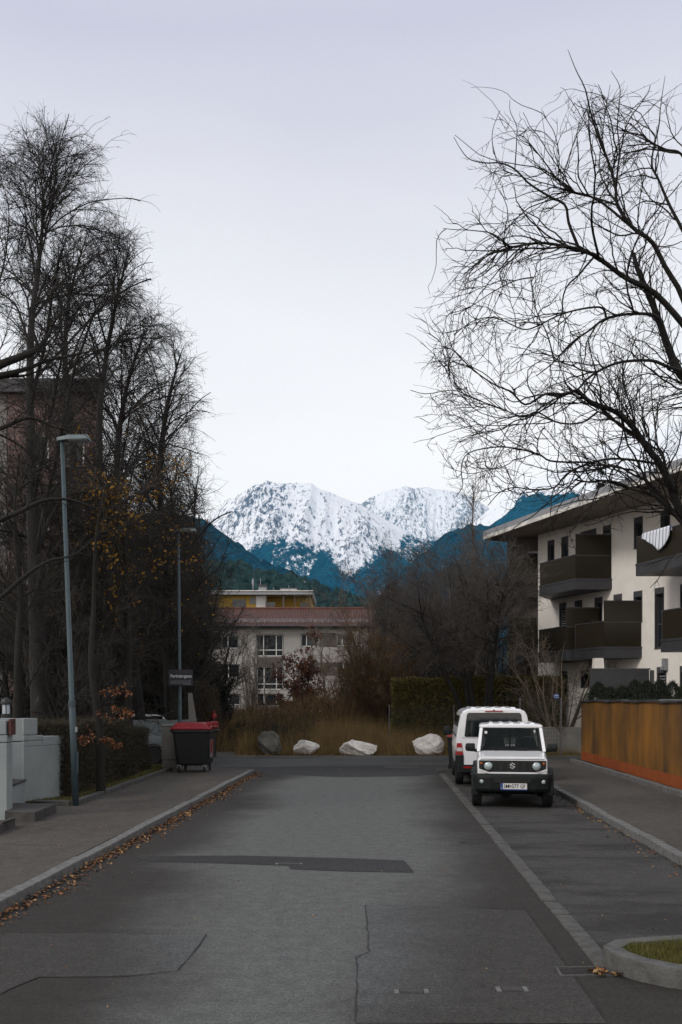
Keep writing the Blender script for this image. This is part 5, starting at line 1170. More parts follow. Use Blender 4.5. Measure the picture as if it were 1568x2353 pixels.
# ---- black wheeled bin with red lid beyond the van
wb = thing('wheeled_bin','black wheeled bin with a red lid half hidden behind the white van','bin',(3.56,30.6,.0),-.1)
MB().loft([[(-.22,-.25,.08),(.22,-.25,.08),(.22,.25,.08),(-.22,.25,.08)],[(-.29,-.33,1.0),(.29,-.33,1.0),(.29,.33,1.0),(-.29,.33,1.0)]]).build('body', M['container_black'], wb, bevel=.02)
MB().box(-.32,.32,-.37,.36,1.0,1.05).build('rim', M['container_black'], wb, bevel=.01)
MB().loft([[(-.31,-.36,1.052),(.31,-.36,1.052),(.31,.36,1.052),(-.31,.36,1.052)],[(-.26,-.30,1.13),(.26,-.30,1.13),(.26,.30,1.14),(-.26,.30,1.14)]]).build('lid', M['red_plastic'], wb, bevel=.015)
for x in (-.24,.24): MB().lathe([(.03,-.03),(.10,-.025),(.10,.025),(.03,.03)],(x,.24,.10),'x',16).build('wheel', M['rubber'], wb)
# ================================================================== trees and plants
M['bark'] = mat('dark_bark', (.018,.016,.013), (.009,.008,.007), 6, .95, bump=.5, bscale=30, c3=(.034,.030,.022))
M['bark_moss'] = mat('mossy_bark', (.016,.015,.012), (.009,.008,.007), 3, .95, bump=.6, bscale=25, c3=(.040,.037,.010))
M['birch'] = mat('old_birch_bark', (.010,.009,.008), (.020,.018,.017), 5, .9, bump=.7, bscale=14, stretch=(1,1,.35), c3=(.11,.105,.10), lo=.3, hi=.62)
M['twig'] = mat('dark_twig', (.018,.015,.012), (.010,.009,.008), 8, .9)
M['twig_brown'] = mat('brown_twig', (.13,.092,.06), (.065,.048,.034), 3, .9, island=.5)
M['twig_pale'] = mat('pale_twig', (.24,.195,.14), (.11,.09,.07), 3, .9, island=.5)
M['twig_grey'] = mat('grey_twig', (.15,.125,.105), (.075,.064,.056), 3, .9, island=.4)
M['twig_mid'] = mat('mid_twig', (.048,.042,.036), (.024,.021,.018), 3, .9, island=.4)
M['twig_dim'] = mat('dim_twig', (.085,.072,.062), (.042,.036,.031), 3, .9, island=.4)
M['yellow_leaf'] = mat('yellow_leaf', (.28,.15,.012), (.16,.085,.010), 4, .8, island=.8)
M['rust_leaf'] = mat('rust_leaf', (.17,.060,.016), (.085,.034,.013), 4, .8, island=.8)
M['red_leaf'] = mat('red_brown_leaf', (.13,.045,.018), (.065,.026,.013), 4, .8, island=.8)
M['hedge_leaf'] = mat('olive_hedge_leaf', (.135,.112,.026), (.058,.054,.019), 4, .8, island=.6, c3=(.19,.15,.038))
M['thuja'] = mat('dark_conifer_leaf', (.018,.026,.012), (.009,.014,.008), 4, .85, island=.6)
M['yew'] = mat('black_green_leaf', (.013,.017,.010), (.007,.010,.007), 4, .85, island=.6)
M['dead_leaf'] = mat('fallen_leaf', (.16,.066,.022), (.045,.022,.012), 4, .8, island=.85, c3=(.26,.15,.06))
M['dry_grass'] = mat('dry_grass', (.37,.255,.095), (.085,.058,.032), 1.2, .9, island=.6)
M['green_grass'] = mat('winter_grass', (.085,.085,.014), (.040,.044,.010), 3, .9, island=.7, c3=(.13,.105,.03))
M['scrub'] = mat('brown_scrub', (.13,.075,.032), (.055,.035,.020), 1.5, .9, island=.6, c3=(.20,.125,.05))

def lv(dens,L,ang,n=6,wob=.12,grav=0.,sides=3,**k): return dict(dens=dens,L=L,ang=ang,n=n,wob=wob,grav=grav,sides=sides,**k)
NF = [0]
def plant(name, label, cat, P, R, levels, mt, mw, base, trunk_sides=9, group=None, ntrunk=1, leaves=None, clear=True, env=None):
    """P,R: stems (M,N,3). the first ntrunk levels go with the trunk mesh, the rest into the crown"""
    t = thing(name, label, cat, tuple(base), 0, group); b = np.array(base)
    g1 = [(P-b,R,trunk_sides)]; g2 = []; cp, cr_ = P, R; pool = [(P,R)]
    last = None
    for i,l in enumerate(levels):
        l = dict(l); s = l.pop('sides'); src = l.pop('src', -1); 
        pp, rr = pool[src]
        q, r = grow(pp, rr, **l)
        if clear and len(q):
            bad = ((q[...,0] > XG(q[...,1])-np.where(q[...,1] > 23, .95, .35))&(q[...,2] < 4.6)&(q[...,1] < 31.2)&(q[...,1] > 17)).any(1); q, r = q[~bad], r[~bad]
        if env is not None and len(q):
            bad = env(q, np.clip(rng.normal(size=(len(q),1)),-1.6,1.6)).any(1)&(rng.uniform(size=len(q)) < .95); q, r = q[~bad], r[~bad]
        pool.append((q,r))
        (g1 if i < ntrunk-1 else g2).append((q-b,r,s)); last = q
    V, Fq = tubes(g1); link('trunk', fast_mesh('trunk',V,Fq,smooth=True), mt, t); NF[0] += len(Fq)
    if g2:
        V, Fq = tubes(g2); link('crown', fast_mesh('crown',V,Fq), mw, t); NF[0] += len(Fq)
    if leaves:
        src, cnt, size, m, cond = leaves; q = pool[src][0].reshape(-1,3)
        if cond: q = q[cond(q)]
        cnt = min(cnt, len(q)*3)
        if cnt:
            c = q[rng.integers(0,len(q),cnt)]+rng.normal(size=(cnt,3))*.05-b; V,Fq = leaf_cloud(c,size,.55); link('leaves', fast_mesh('leaves',V,Fq), m, t)
    return t
def T(pts): # (px,py,Y,r)
    return [tuple(at(p[0],p[1],p[2]))+(p[3],) for p in pts]
def zr(x,y): return 919+.4137*x, 631.8+.4137*y      # lower half of the right crown
def zu(x,y): return 919+.4137*x, 57.4+.4137*y       # upper half
def TR(fn, pts, Y0, Y1, r0, r1):
    n = len(pts); out = []
    for i,(x,y) in enumerate(pts):
        q = i/(n-1); px, py = fn(x,y); out.append(tuple(at(px,py,Y0+(Y1-Y0)*q))+(r0+(r1-r0)*q**.8,))
    return out
def outline(q):
    return CX+q[...,0]/q[...,1]*F, HY-(q[...,2]-EYE)/q[...,1]*F
def env_right(q, j):      # crown outline of the big tree
    x, y = outline(q)
    xm = np.interp(y,[130,230,300,430,550,640,730,870,960,1050,1130,1250,1400],[1500,1170,1040,1030,1000,995,925,928,938,960,1070,1250,1480])
    ym = np.interp(x,[950,1050,1170,1250,1310,1400,1530,1700],[650,295,240,240,210,190,180,170])
    return (x < xm+16*j)|((y < ym+22*j)&(x < 1700))
def env_birch(q, j):
    x, y = outline(q)
    xm = np.interp(y,[185,215,260,310,355,430,500,530,620,700,760,850,950,1100,1300,1700],[84,110,165,212,285,270,300,350,362,400,470,476,488,492,540,560])
    ym = np.interp(x,[-60,0,50,85,110],[360,320,250,190,235])
    return (x > xm-8+30*j)|((y < ym+25*j)&(x > -200))
# ---- big tree reaching in from the right
tb = at(1850,1966,14.2)
LR = [
 [ (tb.x,tb.y,.0,.20), (tb.x-.25,14.2,1.2,.17) ] + TR(zr,[(1760,1640),(1568,1330),(1510,1180),(1440,1040),(1370,955),(1300,850),(1200,760),(1060,705),(990,640)],14.2,13.6,.085,.030),
 TR(zr,[(990,640),(900,662),(810,660),(700,720),(620,650),(520,605),(400,520),(300,420),(230,395)],13.6,12.9,.026,.006),
 TR(zr,[(810,660),(880,690),(720,790),(640,810),(560,860),(430,880),(330,930)],13.6,14.4,.018,.006),
 [ (tb.x,tb.y,.0,.18), (tb.x+.1,14.3,2.2,.15) ] + TR(zr,[(2000,1150),(1760,720),(1568,560),(1500,420),(1440,250),(1380,100),(1320,-40),(1300,-120)],14.3,14.6,.10,.035),
 TR(zr,[(1500,420),(1440,240),(1300,215),(1150,240),(1050,310),(950,380),(860,480),(760,560)],14.4,13.2,.034,.008),
 TR(zr,[(1150,240),(1120,180),(1000,190),(880,225),(760,285),(680,300),(540,240),(420,250),(300,330)],13.9,12.8,.020,.006),
 TR(zr,[(1600,545),(1480,505),(1400,475),(1250,480),(1150,510),(1050,570),(990,635),(940,660),(840,700),(760,760),(700,880)],14.3,13.4,.034,.008),
 TR(zr,[(1470,1060),(1380,1040),(1200,1020),(1060,1045),(930,1105),(860,1180),(740,1192),(640,1180),(560,1205),(490,1280)],14.2,12.6,.026,.006),
 TR(zr,[(1060,1040),(850,1035),(780,1000),(680,970),(540,955),(380,990),(342,1080),(350,1170),(310,1235)],13.9,12.9,.018,.006),
 TR(zr,[(1600,1420),(1480,1260),(1380,1150),(1300,1110),(1200,1060),(1080,1080),(960,1100)],14.2,13.5,.030,.010),
 TR(zr,[(1650,1480),(1568,1380),(1430,1235),(1290,1190),(1150,1145),(1060,1150),(985,1140)],14.2,13.3,.032,.014),
 TR(zu,[(1650,1760),(1568,1500),(1480,1350),(1400,1200),(1300,1130),(1210,1000),(1200,900),(1160,760),(1110,640),(1060,480),(1030,350),(980,250),(935,135)],14.5,13.8,.055,.004),
 TR(zu,[(1650,1750),(1430,1500),(1250,1400),(1100,1290),(1000,1250),(800,1210),(620,1235),(480,1285),(350,1390)],14.4,13.2,.060,.006),
 TR(zu,[(1300,1130),(1100,970),(950,920),(880,860),(790,740),(700,630),(660,610)],14.3,13.5,.024,.005),
 TR(zu,[(1000,1250),(940,1100),(920,1000),(830,950),(720,880),(640,800),(560,765),(480,765),(390,745),(340,690),(300,620)],14.0,13.2,.028,.004),
 TR(zu,[(1210,1000),(1090,960),(960,930),(850,890),(700,850),(540,790)],14.2,14.8,.020,.005),
 TR(zu,[(1700,1500),(1600,1200),(1500,1000),(1440,860),(1400,760),(1440,560),(1450,450),(1475,280)],14.6,14.9,.040,.004),
 TR(zu,[(1750,1300),(1650,900),(1568,720),(1480,690),(1400,650),(1330,590),(1280,540)],14.6,14.0,.034,.005),
 TR(zu,[(1200,900),(1220,700),(1210,550),(1225,380),(1215,320),(1175,255)],14.2,14.4,.016,.004),
 TR(zu,[(1160,760),(1130,640),(1140,500),(1170,330)],14.1,13.8,.010,.004),
 TR(zu,[(640,800),(650,640),(650,560),(615,480),(612,415)],13.6,13.4,.010,.004),
 TR(zu,[(880,850),(885,720),(860,600),(820,530),(795,475)],13.9,14.1,.011,.004),
 TR(zu,[(540,760),(515,650),(520,570),(558,472)],13.3,13.1,.008,.004),
 TR(zu,[(620,1235),(520,1160),(400,1140),(300,1135),(240,1128)],13.4,12.9,.012,.004),
 TR(zu,[(740,1400),(640,1420),(520,1480),(400,1560),(330,1600)],13.6,13.0,.012,.005),
 TR(zr,[(1100,760),(1010,820),(880,820),(760,760),(690,790),(560,740),(420,690),(300,640),(150,660),(60,640)],13.8,12.8,.018,.005),
 TR(zr,[(860,480),(820,330),(760,200),(740,80),(720,-40)],13.4,13.6,.014,.005),
 TR(zr,[(1210,1000),(1240,860),(1220,700),(1240,560),(1230,430)],14.0,14.4,.014,.005),
]
P, R = limbs(LR, 30); R = R*.82
plant('spreading_tree','large bare dark tree reaching over the street from the right edge','tree',P,R,
  [lv(2.9,2.2,.52,15,.16,-.01,5,rk=.0062,tfall=.62,rmin=.006,t0=.22,t1=.92), lv(5.0,1.35,.60,12,.19,.0,4,rk=.0055,rmin=.0056,tfall=.5,src=0,t0=.18), lv(4.0,1.0,.62,10,.17,.0,3,rk=.0055,rmin=.0050,tfall=.4,src=1,t0=.08), lv(4.6,.62,.65,8,.18,-.03,3,rk=.006,rmin=.0045,src=2), lv(4.5,.40,.7,6,.2,-.05,3,rmin=.0040,src=3), lv(3.5,.24,.75,4,.2,-.05,3,rmin=.0038,src=4), lv(5,.04,.9,2,.05,0,3,rmin=.0045,src=3,tfall=0), lv(.35,1.0,.5,9,.09,-.25,3,rk=.005,rmin=.0048,src=0,up=.8,t0=.4,t1=.9)],
  M['bark_moss'],M['twig'],(tb.x,tb.y,.1), group=None, clear=False, env=env_right)

# ---- birches on the left
def birch(trunk, label, Lb, seed_t0=.12, dens=3.9, fine=1., n=34, grav=.17):
    P, R = limbs([T(trunk)], n); b = tuple(P[0,0])
    return plant('birch_tree', label, 'tree', P, R,
      [lv(dens,Lb,.60,14,.05,grav,6,rk=.0085,tfall=.92,rmin=.009,t0=seed_t0,t1=.95,angv=.16,rmax=.5), lv(6.0*fine,1.7,.55,9,.09,.16,4,rk=.005,rmin=.0058,tfall=.45,t0=.10), lv(7.5*fine,.80,.55,6,.13,.38,3,rk=.004,rmin=.0046,tfall=.3), lv(5.0*fine,.32,.6,4,.17,.45,3,rmin=.0042,tfall=.2), lv(2.2*fine,.05,.8,2,0,0,3,rmin=.006,src=3,tfall=0)],
      M['birch'],M['twig'],b,ntrunk=2,clear=False,env=env_birch,group='bare birches on the left')
birch([(97,1712,25,.27),(88,1500,25,.22),(78,1250,25.1,.165),(70,1000,25.2,.12),(71,765,25.2,.085),(84,650,25.2,.065),(95,550,25.2,.045),(99,470,25.1,.030),(95,410,25,.020),(90,365,25,.012),(85,325,25,.006)],'tallest birch with blotched dark trunk behind the pale garden wall',6.3)
birch([(215,1712,31,.20),(185,1300,31,.15),(165,1000,31,.115),(150,850,31.2,.085),(155,720,31,.06),(175,620,31,.035),(200,540,31,.012)],'slimmer birch behind the tallest one, right of its trunk',5.4,dens=3.5,fine=.78)
birch([(330,1712,34,.19),(290,1350,34,.15),(270,1080,34,.115),(280,950,34,.085),(305,840,34,.05),(335,760,34,.012)],'lower birch with drooping twigs beyond the farther lamp post',5.8,dens=3.8,fine=.82)
birch([(255,1712,29,.17),(238,1300,29,.13),(228,1000,29,.10),(240,850,29.1,.075),(262,720,29,.05),(285,620,29,.03),(300,560,29,.01)],'birch leaning slightly right between the slimmer and the lower birch',5.2,dens=3.2,fine=.72)
birch([(392,1712,37,.18),(375,1300,37,.14),(368,1080,37,.11),(382,950,37,.08),(402,860,37,.045),(420,800,37,.012)],'lowest birch with drooping twigs, farthest right of the birches',5.6,dens=3.6,fine=.8)
# ---- dark tree outside the left edge whose limbs reach in
LL = [ [(-8.9,16.8,.1,.24),(-8.7,16.8,2.5,.20)]+T([(-250,1150,16.8,.17),(-160,950,16.9,.13),(-60,872,17,.085),(0,838,17,.072),(60,815,17,.058),(88,798,17.1,.045),(112,770,17.2,.030),(122,745,17.2,.02),(150,700,17.3,.008)]),
       T([(-60,872,17,.07),(0,862,17,.050),(60,848,17.1,.038),(110,828,17.2,.028),(170,815,17.3,.018),(250,798,17.5,.006)]),
       T([(-160,950,16.9,.06),(-60,905,17,.04),(0,868,17.1,.032),(60,862,17.2,.02),(130,835,17.5,.01)]),
       T([(-250,1150,16.8,.10),(-120,1180,16.9,.07),(-30,1200,17,.052),(40,1178,17.1,.042),(100,1150,17.2,.032),(160,1148,17.3,.022),(230,1168,17.5,.01),(300,1160,17.6,.005)]),
       T([(-300,1400,16.8,.10),(-120,1395,16.9,.06),(-20,1385,17,.045),(50,1330,17.1,.035),(110,1290,17.2,.025),(180,1270,17.3,.015),(250,1200,17.5,.006)]),
       T([(-200,1050,16.8,.09),(-80,1010,17,.06),(0,985,17.1,.04),(70,960,17.2,.028),(140,985,17.3,.015),(200,960,17.4,.006)]),
       T([(88,798,17.1,.03),(70,740,17.1,.022),(60,680,17.2,.016),(20,600,17.2,.010),(10,520,17.3,.005)]),
       T([(0,838,17,.03),(-20,720,17,.022),(10,600,17.1,.014),(20,480,17.2,.009),(-5,400,17.2,.005)]) ]
P, R = limbs(LL, 26)
plant('mossy_tree','dark mossy tree standing outside the left edge with crooked limbs reaching in','tree',P,R,
  [lv(1.8,1.4,.75,9,.18,-.04,4,rk=.007,rmin=.006,t0=.3), lv(6,.8,.8,7,.2,-.08,3,rk=.006,rmin=.0052,src=0,t0=.25), lv(7,.5,.75,6,.2,-.1,3,rmin=.0046,src=1), lv(6,.35,.75,5,.2,-.1,3,rmin=.0042,src=2)], M['bark_moss'],M['twig'],(-8.9,16.8,.1))
# ---- generic spreading bare trees
def bare(base, h, spread, label, group, mt='bark', mw='twig_mid', dens=1., stems=1, lean=(0,0), r=.12, ang=.75, name='bare_tree', cat='tree', leaves=None, fine=1., rm=.004, up=.0, grav=0., t0=.25, fork=.0, zmin=None):
    x,y,z = base; C = []
    for k in range(stems):
        a = rng.uniform(0,2*PI); f = fork*h*(rng.uniform(.5,1.1) if stems>1 else 0); hh = h*rng.uniform(.75,1.0) if stems>1 else h
        dx, dy = lean[0]*hh+f*math.cos(a), lean[1]*hh+f*math.sin(a)
        w_ = [rng.normal(0,.025*hh,2) for _ in range(5)]
        C.append([(x+(rng.normal(0,.06) if stems>1 else 0),y+(rng.normal(0,.06) if stems>1 else 0),z,r)]+[(x+dx*q**.8+w_[i][0]*q,y+dy*q**.8+w_[i][1]*q,z+hh*q,r*(1-.93*q)) for i,q in enumerate((.2,.4,.6,.8,1.0))])
    P, R = limbs(C, 22)
    return plant(name,label,cat,P,R,
      [lv(3.0*dens/stems**.5,spread,ang,12,.10,grav,5,rk=.009,rmin=.009,tfall=.60,t0=t0,angv=.2,up=up,rmax=.62), lv(4.2*dens,spread*.36,.7,8,.15,grav-.03,4,rk=.007,rmin=rm*1.35,tfall=.4,t0=.12), lv(6.2*fine,spread*.18,.7,6,.18,grav-.05,3,rk=.006,rmin=rm*1.1,tfall=.3), lv(5.5*fine,spread*.085,.7,4,.18,-.05,3,rmin=rm,tfall=.2)],
      M[mt],M[mw],base,ntrunk=2,group=group,leaves=leaves,env=env_birch if group == 'bare trees behind the left hedge' else (None if zmin is None else (lambda q, j: q[...,2] < zmin)))
G1 = 'bare trees behind the left hedge'
yl = lambda q: (q[:,2] > 3.2)&(q[:,2] < 9.5)&(q[:,0] > -8.3)
bare((at(232,1790,21.6).x,21.6,.15),7.0,2.9,'leaning tree with mossy foot inside the hedge, a few rusty leaves left',G1,'bark_moss',lean=(-.03,.02),r=.105,leaves=(3,150,.055,M['rust_leaf'],lambda q:(q[:,2]<3.4)),dens=1.1)
bare((at(300,1700,28).x,28,.1),9.3,3.6,'bare tree still holding yellow leaves behind the nearer lamp post',G1,r=.15,leaves=(4,1700,.055,M['yellow_leaf'],yl),dens=1.25)
bare((at(395,1700,35).x,35,.1),11.2,4.4,'broad bare tree just left of the farther lamp post',G1,r=.17,dens=1.25,leaves=(4,500,.055,M['yellow_leaf'],yl))
bare((at(455,1690,41).x,41,0),11.8,4.5,'rounded bare tree reaching right over the tiled roof',G1,r=.18,dens=1.5,grav=.02,t0=.12)
bare((at(150,1700,27.5).x,27.5,.1),8.8,3.6,'dense bare tree close behind the tallest birch trunk',G1,r=.14,dens=1.25)
bare((at(35,1700,24).x,24,.1),8.0,3.4,'bare tree behind the bollard light at the left edge',G1,r=.14,dens=1.2)
bare((at(440,1690,50).x,50,0),8.4,3.3,'low wide bare tree far behind the street sign, left of the grey house',G1,r=.14,dens=1.1)
far = bare((at(330,1700,56).x,56,0),12.5,5.0,'big dense bare tree far behind the yellow leaved tree',G1,r=.2,dens=1.5,fine=1.2,rm=.007)
for (px,Y,s,lb) in ((235,54,1.0,'big bare tree far back beside the pink block'),(425,60,.92,'big bare tree far back behind the farther lamp post'),(285,64,1.15,'biggest bare tree far back between the pink block and the grey house')):
    dup(far,(at(px,1700,Y).x,Y,0),rng.uniform(0,6),lb,(s,s,s))
G2 = 'bare shrubs under the left trees'
sh = bare((at(222,1700,31).x,31,.1),4.8,2.0,'bare dark shrub behind the hedge near the trailer',G2,name='bare_shrub',cat='shrub',stems=5,fork=.35,r=.05,ang=.55,t0=.1,dens=1.7,rm=.0045)
for (px,Y,s,lb) in ((250,32,1.0,'bare dark shrub between the two lamp posts'),(430,36,.95,'bare shrub behind the street sign post'),(180,24.5,.95,'bare dark shrub beside the tallest birch trunk'),(400,40,1.15,'tall bare shrub farther back behind the trailer'),(120,30,1.2,'bare shrub in front of the pink block'),(300,43,1.25,'bare shrub far behind the leafless hedge'),(480,44,1.1,'bare shrub at the foot of the rounded tree'),(20,27,1.1,'bare shrub in front of the white wall at the left edge'),(70,27,1.7,'tall bare shrub right behind the garden wall'),(150,33,1.9,'tall bare shrub between the two nearest birches'),(215,30,1.6,'tall bare shrub behind the nearer lamp post'),(385,41,1.7,'tall bare shrub under the lower birch'),(235,42,1.7,'tallest bare shrub far behind the hedge'),(400,42,1.9,'tall bare shrub under the rounded tree'),(110,38,2.1,'tall bare shrub against the pink wall'),(30,34,2.0,'tall bare shrub against the pale wall at the left edge')):
    dup(sh,(at(px,1700,Y).x,Y,.05),rng.uniform(0,6),lb,(s,s,s))

# ---- evergreen masses
def blob_points(n, c, rad, shell=.5, bump=.25, seed=0):
    d = nrm(rng.normal(size=(n,3))); k = rng.uniform(shell,1,n)[:,None]**.6
    b = 1+bump*(fbm(d[:,0]*2.5+seed,d[:,1]*2.5+d[:,2]*2.5,3,seed)-.5)[:,None]*2
    return np.array(c)+d*k*b*np.array(rad)
def evergreen(base, rad, n, label, m, size=.08, name='evergreen_shrub', cat='shrub', group=None):
    x,y,z = base; t = thing(name,label,cat,base,0,group)
    c = blob_points(n,(0,0,rad[2]*.95),rad,.55,.3,int(abs(x*10))); c = c[c[:,2]>.02]
    V,Fq = leaf_cloud(c,size,.5); link('foliage', fast_mesh('foliage',V,Fq), m, t)
    MB().tube([(0,0,-.05),(.05,0,rad[2]*.6),(0,.05,rad[2]*1.2)],[.09,.07,.03],7).build('trunk', M['bark'], t); return t
for (px,Y,rx,rz_,lb) in ((420,45,2.2,2.5,'dark evergreen shrub filling the gap behind the street sign'),(300,43,2.6,2.9,'dark evergreen shrub behind the white car roof'),(165,35,1.5,2.0,'dark evergreen shrub left of the trailer'),(95,24.0,.75,.80,'low dark evergreen shrub at the foot of the tallest birch'),(480,47,1.1,1.55,'narrow dark evergreen beside the brown bush and red capped post')):
    evergreen((at(px,1700,Y).x,Y,.0),(rx,rx*.8,rz_),int(5200*rx),lb,M['yew'],.085 if Y>30 else .04,group='dark evergreens on the left')
def clipped(name,label,cat,x0,x1,y0,y1,z0,z1,n,m,size,loc=None,kind='leaf',mtwig=None,up=0.,round_=.12):
    t = thing(name,label,cat,((x0+x1)/2,(y0+y1)/2,z0)); b = np.array(t.location)
    c = rng.uniform(0,1,(n,3)); f = rng.integers(0,5,n); e = rng.uniform(0,1,n)**2*.35
    # most leaves near the faces
    c[f==0,0] = e[f==0]*.6; c[f==1,0] = 1-e[f==1]*.6; c[f==2,1] = e[f==2]; c[f==3,1] = 1-e[f==3]; c[f==4,2] = 1-e[f==4]*.5
    p = np.array([x0,y0,z0])+c*np.array([x1-x0,y1-y0,z1-z0]); 
    d = (fbm(p[:,0]*1.3,p[:,1]*1.3+p[:,2]*1.7,4,3)-.5)[:,None]*.38
    p = p+np.stack([np.where(c[:,0]>.5,1,-1)*d[:,0],np.where(c[:,1]>.5,1,-1)*d[:,0],d[:,0]*.8],1)*1.0+rng.normal(size=(n,3))*.03
    if kind == 'leaf': V,Fq = leaf_cloud(p-b,size,.5)
    else: V,Fq = slivers(p-b,size,.006,up)
    link('foliage', fast_mesh('foliage',V,Fq), m, t)
    # inner stems
    k = max(6,int((x1-x0)*(y1-y0)*5)); S = np.stack([rng.uniform(x0+.1,x1-.1,k),rng.uniform(y0+.1,y1-.1,k),np.full(k,z0)],1)-b; n_ = 8
    pts = S[:,None,:]+np.linspace(0,1,n_)[None,:,None]*np.array([0,0,(z1-z0)*.8])+np.cumsum(rng.normal(size=(k,n_,3))*.04,1); rad = np.tile(np.linspace(.016,.006,n_),(k,1))
    q,r = grow(pts,rad,5,.5,.7,5,.15,0,rmin=.004)
    V,Fq = tubes([(pts,rad,5),(q,r,3)]); link('stems', fast_mesh('stems',V,Fq), mtwig or M['bark'], t); return t
M['beech_twig'] = mat('hedge_twig', (.042,.034,.022), (.018,.015,.011), 3, .9, island=.6, c3=(.055,.05,.022))
# clipped hornbeam hedge along the strip, in two blocks
def hedge_along(label, ya, yb, w_, h, n, xoff):
    t = thing('clipped_hedge',label,'hedge',(XG((ya+yb)/2)-xoff-.15,(ya+yb)/2,.15),-.023); L_ = (yb-ya)/2
    c = rng.uniform(-1,1,(n,3)); f = rng.integers(0,5,n); e = 1-rng.uniform(0,1,n)**2*.30
    c[f==0,0] = e[f==0]; c[f==1,0] = -e[f==1]; c[f==2,1] = -1+(1-e[f==2])*.4; c[f==3,1] = 1-(1-e[f==3])*.3; c[f==4,2] = e[f==4]
    p = c*np.array([w_/2,L_,h/2])+np.array([0,0,h/2]); d = (fbm(p[:,1]*1.4+ya,p[:,2]*1.8+p[:,0],4,5)-.5)*.30
    p[:,0] += np.sign(c[:,0])*d; p[:,2] += d*.8
    k = n//2
    V1,F1 = slivers(p[:k],.16,.0055,.35); o = link('twigs', fast_mesh('twigs',V1,F1), M['beech_twig'], t)
    V2,F2 = leaf_cloud(p[k:],.026,.5); link('foliage', fast_mesh('foliage',V2,F2), M['beech_twig'], t)
    return t
hedge_along('long clipped brown twiggy hedge behind the grass strip',20.6,25.4,1.25,1.5,60000,.95)
hedge_along('second clipped hedge block just before the pale cabinet',25.6,28.6,1.15,1.22,36000,.95)
hedge_along('farther low clipped hedge block near the white car',20.0,30.0,1.2,1.2,40000,2.7)
bs = blob_points(26000,(0,0,1.45),(.95,.9,1.5),.55,.2,4); bs = bs[bs[:,2]>.03]
bb = thing('clipped_bush','rounded brown clipped bush behind the waste container','shrub',(at(452,1690,38.5).x,38.5,0))
V,Fq = slivers(bs,.20,.008,.3); link('twigs', fast_mesh('twigs',V,Fq), mat('brown_bush_twig',(.085,.060,.028),(.035,.026,.014),2,.9,island=.6), bb); MB().tube([(0,0,0),(.05,0,1.0)],[.07,.04],6).build('trunk',M['bark'],bb)

# ---- trees in the middle distance on the right
G3 = 'bare trees and shrubs behind the junction'
def vase(base,h,spread,label,mt,mw,stems,name='bare_shrub',cat='shrub',fork=.28,dens=1.,fine=1.,rm=.006,r=.06,leaves=None,ang=.42,group=G3):
    return bare(base,h,spread,label,group,mt,mw,dens=dens,stems=stems,fork=fork,r=r,ang=ang,name=name,cat=cat,fine=fine,rm=rm,t0=.12,grav=-.03,leaves=leaves)
bare((at(1108,1690,40.5).x,40.5,0),8.4,4.0,'broad low-branched dark tree standing behind the white van',G3,'bark','twig_dim',stems=5,fork=.40,r=.14,ang=.75,dens=1.6,rm=.006,t0=.2,zmin=3.0)
bare((at(1095,1690,46).x,46,0),12.8,2.6,'tall slender pale tree rising above the dark one',G3,'twig_grey','twig_grey',r=.13,ang=.38,dens=1.2,fine=.8,rm=.007,grav=-.06,t0=.2)
vase((at(862,1690,51).x,51,0),9.6,2.6,'fan shaped bare shrub left of the green hedge, tallest of the brown shrubs','twig_brown','twig_grey',9,dens=1.1)
vase((at(900,1690,54).x,54,0),9.4,3.2,'grey bare shrub behind the left end of the green hedge','twig_grey','twig_dim',8,dens=1.3,fine=.95)
vase((at(975,1690,50).x,50,0),9.3,3.2,'dense grey bare shrub above the middle of the green hedge','twig_grey','twig_dim',8,dens=1.35,fine=.95)
vase((at(1040,1690,52).x,52,0),10.2,3.2,'tall bare shrub just left of the slender tree','twig_grey','twig_dim',8,dens=1.3,fine=.95)
vase((at(1168,1690,47).x,47,0),9.2,2.0,'bare shrub in front of the dark recessed balconies','twig_grey','twig_grey',5,dens=.9,fine=.8)
vase((at(1020,1690,47).x,47,0),6.6,2.4,'low dark bare shrub right above the green hedge','twig','twig_dim',8,dens=1.4)
vase((at(1165,1690,44).x,44,0),5.6,2.0,'low dark bare shrub right of the broad dark tree','twig','twig_dim',6,dens=1.3)
vase((at(846,1690,55).x,55,0),6.2,1.9,'brown bare shrub in front of the right end of the grey house','twig_brown','twig_grey',9,dens=1.0)
vase((at(868,1690,47).x,47,0),5.2,2.8,'reddish brown thicket shrub beside the green hedge','twig_brown','scrub',12,dens=1.7)
vase((at(805,1690,50).x,50,0),4.2,2.2,'reddish brown thicket shrub behind the long white boulder','twig_brown','scrub',12,dens=1.6)
vase((at(1282,1690,40.6).x,40.6,0),5.0,2.6,'pale thorny bush with arching stems behind the blue notice','twig_pale','twig_pale',9,dens=.9,fork=.42,rm=.0055,ang=.6)
vase((at(572,1650,80).x,80,0),8.6,2.2,'upright grey bare shrub in front of the grey house','twig_grey','twig_grey',10,dens=1.2,rm=.008,fork=.16,ang=.3)
bare((at(745,1650,82).x,82,0),9.2,4.4,'bare grey tree in front of the right part of the grey house',G3,'twig_grey','twig_grey',r=.15,dens=.75,fine=.5,rm=.009)
bare((at(612,1650,84).x,84,0),7.2,2.6,'thin bare sapling in front of the stairwell windows',G3,'twig_grey','twig_grey',r=.09,dens=.8,rm=.008)
rbt = bare((at(680,1650,74).x,74,0),6.2,2.7,'red-brown leafed tree in front of the grey house',G3,'bark','twig_brown',stems=3,fork=.28,r=.10,dens=1.3,rm=.007,t0=.1,leaves=(4,7000,.085,M['red_leaf'],None))
vase((at(1128,1690,54).x,54,0),10.0,3.0,'wide bare shrub behind the right part of the green hedge','twig_dim','twig_dim',9,dens=1.5)
